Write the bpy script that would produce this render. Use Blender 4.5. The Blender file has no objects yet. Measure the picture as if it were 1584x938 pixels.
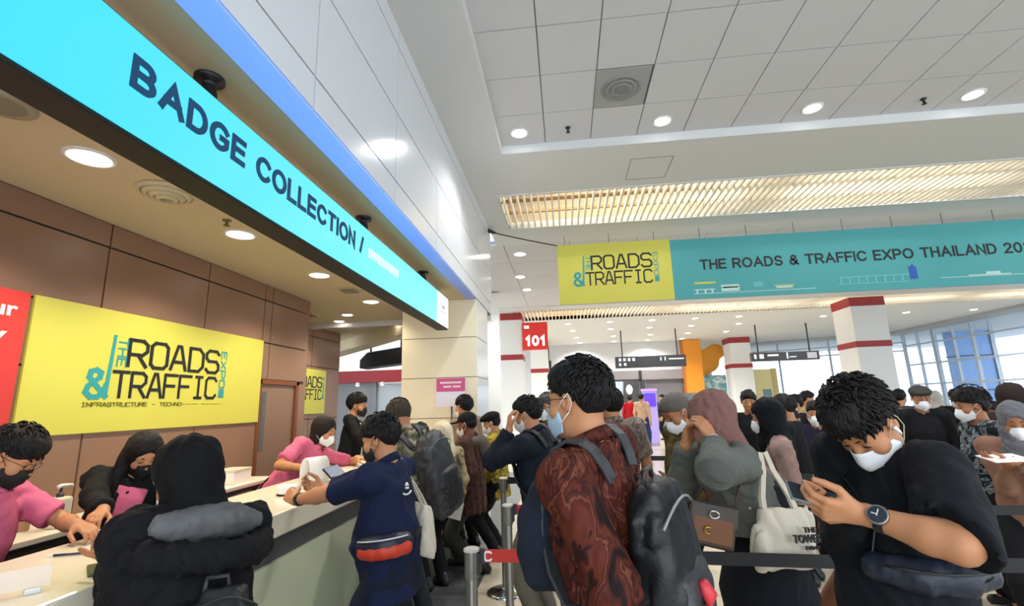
import bpy, math, random
import numpy as np
from mathutils import Vector, Matrix

C = bpy.context.scene.collection
S = bpy.context.scene
PI = math.pi
RES_X, RES_Y = 1584, 938
FOCAL = 748.0            # focal length in pixels of the 1584 wide frame
EYE = 1.6                # camera height in metres

# ------------------------------------------------------------------ camera
def cam_axes(yaw, pitch, roll):
    cy, sy, cp, sp, cr, sr = math.cos(yaw), math.sin(yaw), math.cos(pitch), math.sin(pitch), math.cos(roll), math.sin(roll)
    fwd = np.array([sy*cp, cy*cp, sp]); r0 = np.array([cy, -sy, 0.0]); u0 = np.cross(r0, fwd)
    return np.array([cr*r0+sr*u0, -sr*r0+cr*u0, fwd])
RC = cam_axes(*np.radians([-5.97, 11.73, -1.60]))
cd = bpy.data.cameras.new('camera'); cam = bpy.data.objects.new('camera', cd); C.objects.link(cam)
cd.sensor_fit = 'HORIZONTAL'; cd.sensor_width = 36.0; cd.lens = FOCAL/RES_X*36.0; cd.clip_start = 0.05; cd.clip_end = 200
m4 = Matrix.Identity(4)
for i in range(3):
    m4[i][0], m4[i][1], m4[i][2] = RC[0][i], RC[1][i], -RC[2][i]
m4[0][3], m4[1][3], m4[2][3] = 0, 0, EYE
cam.matrix_world = m4
S.camera = cam

# ------------------------------------------------------------------ world, exposure
S.view_settings.view_transform = 'Standard'; S.view_settings.look = 'None'
S.view_settings.gamma = 1.0; S.view_settings.use_curve_mapping = False
S.view_settings.exposure = 0.45
W = bpy.data.worlds.new('world'); S.world = W; W.use_nodes = True
bg = W.node_tree.nodes['Background']
bg.inputs['Color'].default_value = (0.86, 0.93, 1.0, 1); bg.inputs['Strength'].default_value = 2.6

def at(px, py, y):
    """point at depth y (metres along the hall) that the photograph shows at px, py"""
    r = np.array([(px-RES_X/2)/FOCAL, -(py-RES_Y/2)/FOCAL, 1.0]) @ RC
    return np.array([0, 0, EYE]) + y/r[1]*r
def at_z(px, py, z):
    r = np.array([(px-RES_X/2)/FOCAL, -(py-RES_Y/2)/FOCAL, 1.0]) @ RC
    return np.array([0, 0, EYE]) + (z-EYE)/r[2]*r

def lamp(name, kind, loc, power, color=(1, 1, 1), size=0.1, size_y=None, parent=None, direction=None, spot=2.2, blend=0.6):
    l = bpy.data.lights.new(name, kind); l.energy = power; l.color = color
    if kind == 'AREA':
        l.size = size
        if size_y: l.shape = 'RECTANGLE'; l.size_y = size_y
    else:
        l.shadow_soft_size = size
    if kind == 'SPOT': l.spot_size = spot; l.spot_blend = blend
    o = bpy.data.objects.new(name, l); C.objects.link(o); o.location = loc
    if direction is not None:
        o.rotation_euler = Vector(direction).to_track_quat('-Z', 'Y').to_euler()
    if parent: o.parent = parent
    return o

# ------------------------------------------------------------------ object helpers
def thing(name, label, cat, loc=(0, 0, 0), rotz=0.0, group=None):
    o = bpy.data.objects.new(name, None); C.objects.link(o)
    o.empty_display_size = 0.1
    o.location = loc; o.rotation_euler = (0, 0, rotz)
    tag(o, label, cat, group); return o
def tag(o, label=None, cat=None, group=None, kind=None):
    if label: o['label'] = label
    if cat: o['category'] = cat
    if group: o['group'] = group
    if kind: o['kind'] = kind
    return o
def struct(o, label=None):
    o['kind'] = 'structure'
    if label: o['label'] = label
    return o

class MB:
    """collects shapes into one mesh"""
    def __init__(s): s.v = []; s.f = []; s.mi = []; s.cur = 0; s.sm = []
    def mat(s, i): s.cur = i; return s
    def add(s, vs, fs, smooth=False):
        o = len(s.v); s.v += [tuple(map(float, p)) for p in vs]
        for f in fs: s.f.append(tuple(o+i for i in f)); s.mi.append(s.cur); s.sm.append(smooth)
        return s
    def box(s, a, b):
        x0, y0, z0 = [min(p, q) for p, q in zip(a, b)]; x1, y1, z1 = [max(p, q) for p, q in zip(a, b)]
        return s.add([(x0,y0,z0),(x1,y0,z0),(x1,y1,z0),(x0,y1,z0),(x0,y0,z1),(x1,y0,z1),(x1,y1,z1),(x0,y1,z1)],
                     [(0,3,2,1),(4,5,6,7),(0,1,5,4),(1,2,6,5),(2,3,7,6),(3,0,4,7)])
    def obox(s, c, X, Y, Z):
        c, X, Y, Z = [np.array(q, float) for q in (c, X, Y, Z)]
        vs = [c+i*X+j*Y+k*Z for k in (-1, 1) for i, j in ((-1,-1),(1,-1),(1,1),(-1,1))]
        return s.add(vs, [(0,3,2,1),(4,5,6,7),(0,1,5,4),(1,2,6,5),(2,3,7,6),(3,0,4,7)])
    def prism(s, pts, d):
        """polygon pts (3-D, planar) swept along d"""
        n = len(pts); d = np.array(d, float); vs = [np.array(p, float) for p in pts]; vs = vs+[p+d for p in vs]
        return s.add(vs, [tuple(range(n-1, -1, -1)), tuple(range(n, 2*n))]+[(i, (i+1) % n, n+(i+1) % n, n+i) for i in range(n)])
    def lathe(s, prof, c=(0, 0, 0), n=24, axis='z', smooth=True):
        c = np.array(c, float); vs = []; fs = []
        for r, z in prof:
            for k in range(n):
                a = 2*PI*k/n; p = (r*math.cos(a), r*math.sin(a), z)
                if axis == 'x': p = (p[2], p[0], p[1])
                if axis == 'y': p = (p[1], p[2], p[0])
                vs.append(c+p)
        m = len(prof)
        for j in range(m-1):
            for k in range(n):
                fs.append((j*n+k, j*n+(k+1) % n, (j+1)*n+(k+1) % n, (j+1)*n+k))
        s.add(vs, fs, smooth)
        s.add([vs[k] for k in range(n)], [tuple(range(n-1, -1, -1))])
        s.add([vs[(m-1)*n+k] for k in range(n)], [tuple(range(n))])
        return s
    def tube(s, pts, r, n=8, flat=None, smooth=True):
        """round tube, or ribbon when flat=(width, thickness, side vector)"""
        pts = [np.array(p, float) for p in pts]; m = len(pts); vs = []
        up = np.array([0.13, 0.21, 1.0])
        for i, p in enumerate(pts):
            t = pts[min(i+1, m-1)]-pts[max(i-1, 0)]; t /= (np.linalg.norm(t)+1e-9)
            if flat is None:
                a = np.cross(t, up); a /= (np.linalg.norm(a)+1e-9); b = np.cross(t, a)
                rr = r[i] if hasattr(r, '__len__') else r
                for k in range(n):
                    q = 2*PI*k/n; vs.append(p+rr*(math.cos(q)*a+math.sin(q)*b))
            else:
                w, th, sv = flat; sv = np.array(sv[i] if np.ndim(sv) == 2 else sv, float)
                sv = sv-t*np.dot(sv, t); sv /= (np.linalg.norm(sv)+1e-9); b = np.cross(t, sv)
                for su, tu in ((-1, -1), (1, -1), (1, 1), (-1, 1)): vs.append(p+sv*su*w/2+b*tu*th/2)
        if flat is not None: n = 4
        fs = [(i*n+k, i*n+(k+1) % n, (i+1)*n+(k+1) % n, (i+1)*n+k) for i in range(m-1) for k in range(n)]
        fs += [tuple(range(n-1, -1, -1)), tuple((m-1)*n+k for k in range(n))]
        return s.add(vs, fs, smooth and flat is None)
    def build(s, name, mats, parent=None, bevel=0.0, off=None):
        me = bpy.data.meshes.new(name)
        vs = s.v if off is None else [(x-off[0], y-off[1], z-off[2]) for x, y, z in s.v]
        me.from_pydata(vs, [], s.f)
        for m in (mats if isinstance(mats, (list, tuple)) else [mats]): me.materials.append(m)
        me.polygons.foreach_set('material_index', s.mi); me.polygons.foreach_set('use_smooth', s.sm)
        me.update()
        o = bpy.data.objects.new(name, me); C.objects.link(o)
        if parent: o.parent = parent
        if bevel:
            b = o.modifiers.new('bevel', 'BEVEL'); b.width = bevel; b.segments = 2; b.limit_method = 'ANGLE'; b.angle_limit = 0.7
        return o

# ------------------------------------------------------------------ materials
MATS = {}
def hexc(h):
    h = h.lstrip('#'); c = [int(h[i:i+2], 16)/255 for i in (0, 2, 4)]
    return tuple(((x/12.92) if x <= 0.04045 else ((x+0.055)/1.055)**2.4) for x in c)+(1.0,)
def nodes(name):
    m = bpy.data.materials.new(name); m.use_nodes = True
    return m, m.node_tree.nodes, m.node_tree.links, m.node_tree.nodes['Principled BSDF']
def mat(name, col, rough=0.5, metal=0.0, emit=0.0, var=0.0, vscale=6.0, bump=0.0, bscale=60.0, alpha=1.0, spec=0.5, sheen=0.0, trans=0.0, stretch=(1, 1, 1)):
    if name in MATS: return MATS[name]
    m, N, L, P = nodes(name); c = hexc(col)
    P.inputs['Base Color'].default_value = c; P.inputs['Roughness'].default_value = rough; P.inputs['Metallic'].default_value = metal
    P.inputs['Specular IOR Level'].default_value = spec; P.inputs['Alpha'].default_value = alpha
    P.inputs['Transmission Weight'].default_value = trans
    if sheen: P.inputs['Sheen Weight'].default_value = sheen
    if emit: P.inputs['Emission Color'].default_value = c; P.inputs['Emission Strength'].default_value = emit
    if var or bump:
        tc = N.new('ShaderNodeTexCoord'); mp = N.new('ShaderNodeMapping'); mp.inputs['Scale'].default_value = stretch
        L.new(tc.outputs['Object'], mp.inputs['Vector'])
    if var:
        n = N.new('ShaderNodeTexNoise'); n.inputs['Scale'].default_value = vscale; n.inputs['Detail'].default_value = 5; L.new(mp.outputs[0], n.inputs['Vector'])
        r = N.new('ShaderNodeValToRGB'); r.color_ramp.elements[0].position = 0.3; r.color_ramp.elements[1].position = 0.7
        r.color_ramp.elements[0].color = tuple(x*(1-var) for x in c[:3])+(1,); r.color_ramp.elements[1].color = tuple(min(1, x*(1+var)) for x in c[:3])+(1,)
        L.new(n.outputs['Fac'], r.inputs['Fac']); L.new(r.outputs['Color'], P.inputs['Base Color'])
    if bump:
        n2 = N.new('ShaderNodeTexNoise'); n2.inputs['Scale'].default_value = bscale; n2.inputs['Detail'].default_value = 4; L.new(mp.outputs[0], n2.inputs['Vector'])
        b = N.new('ShaderNodeBump'); b.inputs['Strength'].default_value = bump; b.inputs['Distance'].default_value = 0.01
        L.new(n2.outputs['Fac'], b.inputs['Height']); L.new(b.outputs['Normal'], P.inputs['Normal'])
    MATS[name] = m; return m
def fabric(name, col, var=0.12, rough=0.85, bump=0.25):
    return mat(name, col, rough, var=var, vscale=9, bump=bump, bscale=45, spec=0.25)
def pattern(name, stops, scale=10.0, kind='noise', distort=0.0, rough=0.75, stretch=(1, 1, 1), detail=4.0, bump=0.15, over=None):
    """printed cloth: a texture through hard colour stops [(pos, hex), ...]; over = (kind, scale, threshold, hex) laid on top"""
    if name in MATS: return MATS[name]
    m, N, L, P = nodes(name)
    tc = N.new('ShaderNodeTexCoord'); mp = N.new('ShaderNodeMapping'); mp.inputs['Scale'].default_value = stretch
    L.new(tc.outputs['Object'], mp.inputs['Vector'])
    def tex(kind, scale, detail):
        if kind == 'noise':
            t = N.new('ShaderNodeTexNoise'); t.inputs['Scale'].default_value = scale; t.inputs['Detail'].default_value = detail; t.inputs['Distortion'].default_value = distort; out = t.outputs['Fac']
        elif kind in ('cells', 'dots', 'edges'):
            t = N.new('ShaderNodeTexVoronoi'); t.inputs['Scale'].default_value = scale
            if kind == 'edges': t.feature = 'DISTANCE_TO_EDGE'
            out = t.outputs['Distance']
        else:
            t = N.new('ShaderNodeTexWave'); t.inputs['Scale'].default_value = scale; t.inputs['Distortion'].default_value = distort; t.inputs['Detail'].default_value = detail; t.inputs['Detail Scale'].default_value = 1.6; out = t.outputs['Fac']
        L.new(mp.outputs[0], t.inputs['Vector']); return out
    o = tex(kind, scale, detail)
    r = N.new('ShaderNodeValToRGB'); e = r.color_ramp.elements
    while len(e) < len(stops): e.new(0.5)
    for el, (p, c) in zip(e, stops): el.position = p; el.color = hexc(c)
    L.new(o, r.inputs['Fac']); col = r.outputs['Color']
    if over:
        k2, s2, th, c2 = over; o2 = tex(k2, s2, 3.0)
        mt = N.new('ShaderNodeMath'); mt.operation = 'LESS_THAN'; mt.inputs[1].default_value = th; L.new(o2, mt.inputs[0])
        mx = N.new('ShaderNodeMixRGB'); mx.inputs['Color2'].default_value = hexc(c2); L.new(mt.outputs[0], mx.inputs['Fac']); L.new(col, mx.inputs['Color1']); col = mx.outputs['Color']
    L.new(col, P.inputs['Base Color']); P.inputs['Roughness'].default_value = rough; P.inputs['Specular IOR Level'].default_value = 0.25
    if bump:
        n2 = N.new('ShaderNodeTexNoise'); n2.inputs['Scale'].default_value = 30; L.new(tc.outputs['Object'], n2.inputs['Vector'])
        b = N.new('ShaderNodeBump'); b.inputs['Strength'].default_value = bump; b.inputs['Distance'].default_value = 0.02
        L.new(n2.outputs['Fac'], b.inputs['Height']); L.new(b.outputs['Normal'], P.inputs['Normal'])
    MATS[name] = m; return m
def hazy(name, tint, a):
    """milky clear plastic"""
    if name in MATS: return MATS[name]
    m, N, L, P = nodes(name); P.inputs['Base Color'].default_value = hexc(tint); P.inputs['Roughness'].default_value = 0.2; P.inputs['Alpha'].default_value = a
    MATS[name] = m; return m
def glass(name, tint, a=0.25, rough=0.03):
    """thin clear sheet"""
    if name in MATS: return MATS[name]
    m, N, L, P = nodes(name); N.remove(P); out = N['Material Output']
    t = N.new('ShaderNodeBsdfTransparent'); t.inputs['Color'].default_value = hexc(tint)
    g = N.new('ShaderNodeBsdfGlossy'); g.inputs['Roughness'].default_value = rough
    mx = N.new('ShaderNodeMixShader'); mx.inputs[0].default_value = a
    L.new(t.outputs[0], mx.inputs[1]); L.new(g.outputs[0], mx.inputs[2]); L.new(mx.outputs[0], out.inputs['Surface'])
    MATS[name] = m; return m

# ------------------------------------------------------------------ lettering
def text_mesh(name, string, m, parent, origin, U, V, thick=0.004, bold=0.0, spacing=1.0):
    """lettering laid in the rectangle origin + U (full width) + V (full height); parent has no rotation"""
    cu = bpy.data.curves.new(name, 'FONT'); cu.body = string; cu.size = 1.0; cu.offset = bold; cu.space_character = spacing
    cu.extrude = 0.5; cu.resolution_u = 4
    o = bpy.data.objects.new(name, cu); C.objects.link(o)
    dg = bpy.context.evaluated_depsgraph_get(); me = bpy.data.meshes.new_from_object(o.evaluated_get(dg))
    bpy.data.objects.remove(o); bpy.data.curves.remove(cu)
    n = len(me.vertices); co = np.empty(n*3); me.vertices.foreach_get('co', co); co = co.reshape(-1, 3)
    lo = co.min(0); hi = co.max(0); q = (co-lo)/np.maximum(hi-lo, 1e-6)
    origin, U, V = [np.array(a, float) for a in (origin, U, V)]
    nn = np.cross(U, V); nn /= np.linalg.norm(nn)
    p = origin+q[:, :1]*U+q[:, 1:2]*V+q[:, 2:]*nn*thick
    if parent is not None: p = p-np.array(parent.location)
    me.vertices.foreach_set('co', p.ravel()); me.update(); me.name = name
    me.materials.clear(); me.materials.append(m)
    ob = bpy.data.objects.new(name, me); C.objects.link(ob); ob.parent = parent
    return ob
# square technical capitals as strokes on a 1 x 1.4 cell
GLYPH = {
 'R': [[(0,0),(0,1.4),(.75,1.4),(1,1.2),(1,.85),(.75,.62),(0,.62)], [(.5,.62),(1,0)]],
 'O': [[(.2,0),(.8,0),(1,.2),(1,1.2),(.8,1.4),(.2,1.4),(0,1.2),(0,.2),(.2,0)]],
 'A': [[(0,0),(.4,1.4),(.6,1.4),(1,0)], [(.16,.45),(.84,.45)]],
 'D': [[(0,0),(0,1.4),(.7,1.4),(1,1.1),(1,.3),(.7,0),(0,0)]],
 'S': [[(1,1.2),(.8,1.4),(.2,1.4),(0,1.2),(0,.9),(.2,.72),(.8,.72),(1,.5),(1,.2),(.8,0),(.2,0),(0,.2)]],
 'T': [[(0,1.4),(1,1.4)], [(.5,1.4),(.5,0)]],
 'F': [[(0,0),(0,1.4),(1,1.4)], [(0,.72),(.8,.72)]],
 'I': [[(.2,1.4),(.8,1.4)], [(.5,1.4),(.5,0)], [(.2,0),(.8,0)]],
 'C': [[(1,1.2),(.8,1.4),(.2,1.4),(0,1.2),(0,.2),(.2,0),(.8,0),(1,.2)]],
 'H': [[(0,0),(0,1.4)], [(1,0),(1,1.4)], [(0,.7),(1,.7)]],
 'E': [[(1,1.4),(0,1.4),(0,0),(1,0)], [(0,.72),(.8,.72)]],
 'X': [[(0,0),(1,1.4)], [(1,0),(0,1.4)]],
 'P': [[(0,0),(0,1.4),(.75,1.4),(1,1.2),(1,.8),(.75,.58),(0,.58)]],
 'U': [[(0,1.4),(0,.2),(.2,0),(.8,0),(1,.2),(1,1.4)]],
 'N': [[(0,0),(0,1.4),(1,0),(1,1.4)]],
 '&': [[(1,.0),(.1,1.0),(.15,1.3),(.4,1.4),(.65,1.25),(.6,1.0),(.1,.55),(0,.25),(.25,0),(.6,0),(.85,.25),(.95,.6)]],
 '-': [[(.2,.7),(.8,.7)]],
}
def stroke_text(name, string, m, parent, origin, U, V, weight=0.16, gap=0.32, thick=0.004):
    """square lettering; weight in units of the letter cell"""
    origin, U, V = [np.array(a, float) for a in (origin, U, V)]
    nn = np.cross(U, V); nn /= np.linalg.norm(nn)
    total = len(string)*1.0+(len(string)-1)*gap
    if parent is not None: origin = origin-np.array(parent.location)
    b = MB()
    def pt(x, y, z=0): return origin+U*(x/total)+V*(y/1.4)+nn*z
    rg = random.Random(3)
    for i, ch in enumerate(string):
        if ch == ' ': continue
        for line in GLYPH.get(ch, GLYPH['-']):
            for (x0, y0), (x1, y1) in zip(line, line[1:]):
                d = np.array([x1-x0, y1-y0]); l = np.linalg.norm(d); d = d/l*weight/2; q = np.array([-d[1], d[0]])
                ox = i*(1+gap); k = 0.72
                cs = [(x0-d[0]*k-q[0], y0-d[1]*k-q[1]), (x1+d[0]*k-q[0], y1+d[1]*k-q[1]), (x1+d[0]*k+q[0], y1+d[1]*k+q[1]), (x0-d[0]*k+q[0], y0-d[1]*k+q[1])]
                b.prism([pt(ox+x, y, -0.0006) for x, y in cs], nn*(thick*(1+0.25*rg.random())))
    return b.build(name, m, parent)

# plain bold grotesque capitals as strokes with round arcs (cap height 1)
def _arc(cx, cy, rx, ry, a0, a1, n=10):
    return [(cx+rx*math.cos(math.radians(a0+(a1-a0)*i/n)), cy+ry*math.sin(math.radians(a0+(a1-a0)*i/n))) for i in range(n+1)]
def _sans():
    G = {}
    G['B'] = (0.62, [[(0,0),(0,1)], [(0,1),(.32,1)]+_arc(.32,.755,.23,.245,90,-90)+[(0,.51)], [(.32,.51)]+_arc(.34,.255,.26,.255,90,-90)+[(0,0)]])
    G['A'] = (0.74, [[(0,0),(.37,1),(.74,0)], [(.13,.34),(.61,.34)]])
    G['D'] = (0.66, [[(.28,0),(0,0),(0,1),(.28,1)]+_arc(.28,.5,.36,.5,90,-90,14)])
    G['G'] = (0.74, [_arc(.38,.5,.38,.5,42,318,20)+[(.70,.22),(.70,.47),(.42,.47)]])
    G['E'] = (0.54, [[(.54,1),(0,1),(0,0),(.54,0)], [(0,.52),(.49,.52)]])
    G['C'] = (0.72, [_arc(.39,.5,.38,.5,40,320,20)])
    G['O'] = (0.78, [_arc(.39,.5,.39,.5,90,450,26)])
    G['L'] = (0.50, [[(0,1),(0,0),(.50,0)]])
    G['T'] = (0.64, [[(0,1),(.64,1)], [(.32,1),(.32,0)]])
    G['I'] = (0.02, [[(.01,0),(.01,1)]])
    G['N'] = (0.60, [[(0,0),(0,1),(.60,0),(.60,1)]])
    G['/'] = (0.28, [[(0,-.02),(.28,1.02)]])
    G['H'] = (0.60, [[(0,0),(0,1)], [(.6,0),(.6,1)], [(0,.52),(.6,.52)]])
    G['R'] = (0.64, [[(0,0),(0,1)], [(0,1),(.36,1)]+_arc(.36,.735,.25,.265,90,-90)+[(0,.47)], [(.34,.47),(.62,0)]])
    G['S'] = (0.60, [_arc(.30,.745,.27,.255,25,200,12)+_arc(.30,.745,.27,.255,200,270,4)[1:]+_arc(.30,.245,.29,.245,90,-20,8)[0:]+_arc(.30,.245,.29,.245,-20,-155,10)[1:]])
    G['F'] = (0.50, [[(.52,1),(0,1),(0,0)], [(0,.51),(.45,.51)]])
    G['X'] = (0.64, [[(0,0),(.64,1)], [(.64,0),(0,1)]])
    G['P'] = (0.60, [[(0,0),(0,1)], [(0,1),(.35,1)]+_arc(.35,.72,.25,.28,90,-90)+[(0,.44)]])
    G['&'] = (0.70, [[(.70,0)]+[(.20,.62)]+_arc(.34,.78,.19,.2,215,-35,12)+[(.42,.58)]+_arc(.27,.27,.25,.27,120,320,12)+[(.62,.42)]])
    G['0'] = (0.56, [_arc(.28,.5,.28,.5,90,450,24)])
    G['1'] = (0.34, [[(.02,.76),(.24,.98),(.24,0)]])
    G['2'] = (0.56, [_arc(.28,.73,.26,.27,165,-20,12)+[(.0,0),(.56,0)]])
    G[' '] = (0.22, [])
    return G
SANS = _sans()
def sans_text(name, string, m, parent, origin, U, V, weight=0.14, gap=0.26, thick=0.004):
    """bold capitals in the rectangle origin + U + V (V = cap height), strokes joined at their corners"""
    origin, U, V = [np.array(a, float) for a in (origin, U, V)]
    nn = np.cross(U, V); nn /= np.linalg.norm(nn)
    total = sum(SANS[c][0] for c in string)+gap*(len(string)-1)+weight
    if parent is not None: origin = origin-np.array(parent.location)
    hw = weight/2; b = MB()
    x = hw
    for ch in string:
        w_, lines = SANS[ch]
        for il, ln in enumerate(lines):
            ln = [q for i, q in enumerate(ln) if i == 0 or math.hypot(q[0]-ln[i-1][0], q[1]-ln[i-1][1]) > 0.012]
            P = np.array([(x+p[0], hw+(1-weight)*p[1]) for p in ln]); m_ = len(P); closed = np.allclose(P[0], P[-1])
            L, R = [], []
            for i in range(m_):
                a = P[i]-P[i-1] if i > 0 else (P[-1]-P[-2] if closed else P[1]-P[0]); c = P[i+1]-P[i] if i < m_-1 else (P[1]-P[0] if closed else P[-1]-P[-2])
                a = a/(np.linalg.norm(a)+1e-9); c = c/(np.linalg.norm(c)+1e-9); n1 = np.array([-a[1], a[0]]); n2 = np.array([-c[1], c[0]]); mm = n1+n2; l = np.linalg.norm(mm)
                mm = n1 if l < 0.3 else mm/l; f = 1/max(mm@n1, 0.45); e = np.zeros(2)
                if not closed and i == 0: e = -a*hw*0.98
                if not closed and i == m_-1: e = c*hw*0.98
                L.append(P[i]+mm*hw*f+e); R.append(P[i]-mm*hw*f+e)
            vs = []
            for z in (-0.0006*(1+il), thick*(1+0.15*il)):
                for q in L+R: vs.append(origin+U*(q[0]/total)+V*q[1]+nn*z)
            k = len(L); fs = []
            for i in range(k-1):
                fs += [(i, i+1, k+i+1, k+i), (2*k+i, 2*k+k+i, 2*k+k+i+1, 2*k+i+1), (i, 2*k+i, 2*k+i+1, i+1), (k+i, k+i+1, 3*k+i+1, 3*k+i)]
            b.add(vs, fs)
        x += w_+gap
    return b.build(name, m, parent)
# ------------------------------------------------------------------ smooth solids (distance fields turned into quad meshes)
def nrm(v):
    v = np.array(v, float); return v/(np.linalg.norm(v)+1e-12)
class Field:
    def __init__(s): s.ops = []
    def rc(s, a, b, ra, rb, k=0.02, op='u'):
        a = np.array(a, float); b = np.array(b, float); ba = b-a; L2 = float(ba@ba)+1e-12
        def fn(P):
            h = np.clip(((P-a)@ba)/L2, 0, 1)
            d = P-a-h[..., None]*ba
            return np.sqrt(np.einsum('...i,...i', d, d))-(ra+(rb-ra)*h)
        lo = np.minimum(a-ra, b-rb); hi = np.maximum(a+ra, b+rb)
        s.ops.append((op, fn, lo, hi, k)); return s
    def ell(s, c, r, R=None, k=0.02, op='u'):
        c = np.array(c, float); r = np.array(r, float); R = np.eye(3) if R is None else np.array(R)
        def fn(P):
            q = (P-c)@R.T; k0 = np.sqrt(((q/r)**2).sum(-1)); k1 = np.sqrt(((q/r**2)**2).sum(-1))+1e-9
            return k0*(k0-1)/k1
        e = np.abs(R.T)@r
        s.ops.append((op, fn, c-e, c+e, k)); return s
    def box(s, c, h, R=None, rad=0.01, k=0.01, op='u'):
        c = np.array(c, float); h = np.array(h, float)-rad; R = np.eye(3) if R is None else np.array(R)
        def fn(P):
            q = np.abs((P-c)@R.T)-h
            return np.sqrt((np.maximum(q, 0)**2).sum(-1))+np.minimum(q.max(-1), 0)-rad
        e = np.abs(R.T)@(h+rad)
        s.ops.append((op, fn, c-e, c+e, k)); return s
    def tube(s, o, R, zs, wx, wy, oy=None, ox=None, p=2.0, k=0.02, op='u'):
        """column with elliptical sections: R rows are its axes, stations zs"""
        o = np.array(o, float); R = np.array(R); zs = list(zs)
        oy = oy or [0]*len(zs); ox = ox or [0]*len(zs)
        def fn(P):
            q = (P-o)@R.T; z = q[..., 2]
            a = np.interp(z, zs, wx); b = np.interp(z, zs, wy)
            x = q[..., 0]-np.interp(z, zs, ox); y = q[..., 1]-np.interp(z, zs, oy)
            rho = (np.abs(x/a)**p+np.abs(y/b)**p)**(1/p)
            d = (rho-1)*np.minimum(a, b)
            return np.maximum(d, np.maximum(zs[0]-z, z-zs[-1]))
        pts = [o+np.array([sx*a+cx, sy*b+cy, z])@R for z, a, b, cx, cy in zip(zs, wx, wy, ox, oy) for sx in (-1, 1) for sy in (-1, 1)]
        pts = np.array(pts)
        s.ops.append((op, fn, pts.min(0), pts.max(0), k)); return s
    def cut(s, o, n, k=0.003):
        """throw away the side n points to"""
        o = np.array(o, float); n = nrm(n)
        s.ops.append(('i', lambda P: (P-o)@n, None, None, k)); return s
    def keep(s, fn, k=0.003): s.ops.append(('i', fn, None, None, k)); return s
    def disp(s, fn): s.ops.append(('d', fn, None, None, 0)); return s
    def at(s, P):
        P = np.asarray(P, float); F = np.full(P.shape[:-1], 9.0)
        for op, fn, l, h, k in s.ops:
            if op == 'u':
                d = fn(P); hh = np.clip(0.5+0.5*(F-d)/k, 0, 1); F = F*(1-hh)+d*hh-k*hh*(1-hh)
        return F
    def hug(s, pts, off):
        """bring points to a given distance off the surface"""
        P = np.array(pts, float)
        for _ in range(6):
            d = s.at(P); e = 0.004; g = np.stack([s.at(P+np.eye(3)[i]*e)-s.at(P-np.eye(3)[i]*e) for i in range(3)], -1)
            g /= (np.linalg.norm(g, axis=-1, keepdims=True)+1e-9); P = P-g*np.clip(d-off, -0.05, 0.05)[..., None]
        return P
    def bounds(s):
        lo = np.min([o[2] for o in s.ops if o[0] == 'u'], 0); hi = np.max([o[3] for o in s.ops if o[0] == 'u'], 0)
        return lo, hi
    def mesh(s, vox, clip=None):
        lo, hi = s.bounds()
        if clip is not None: lo = np.maximum(lo, clip[0]); hi = np.minimum(hi, clip[1])
        lo = lo-2.5*vox; hi = hi+2.5*vox
        n = np.ceil((hi-lo)/vox).astype(int)+1
        ax = [lo[i]+vox*np.arange(n[i]) for i in range(3)]
        F = np.full(n, 9.0)
        def grid(sl): return np.stack(np.meshgrid(ax[0][sl[0]], ax[1][sl[1]], ax[2][sl[2]], indexing='ij'), -1)
        full = (slice(None),)*3
        for op, fn, l, h, k in s.ops:
            if op in 'us':
                m = k*1.3+2.2*vox
                i0 = np.maximum(np.floor((l-m-lo)/vox).astype(int), 0); i1 = np.minimum(np.ceil((h+m-lo)/vox).astype(int)+1, n)
                if (i1 <= i0).any(): continue
                sl = tuple(slice(a, b) for a, b in zip(i0, i1)); d = fn(grid(sl)); f = F[sl]
                if op == 'u':
                    hh = np.clip(0.5+0.5*(f-d)/k, 0, 1); F[sl] = f*(1-hh)+d*hh-k*hh*(1-hh)
                else:
                    d = -d; hh = np.clip(0.5+0.5*(d-f)/k, 0, 1); F[sl] = f*(1-hh)+d*hh+k*hh*(1-hh)
            elif op == 'i':
                F = np.maximum(F, fn(grid(full)))
            else:
                near = np.abs(F) < 0.06
                P = np.stack([ax[i][np.nonzero(near)[i]] for i in range(3)], -1)
                F[near] += fn(P)
        F[0] = F[-1] = 9; F[:, 0] = F[:, -1] = 9; F[:, :, 0] = F[:, :, -1] = 9
        return surface_net(F, lo, vox)
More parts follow.
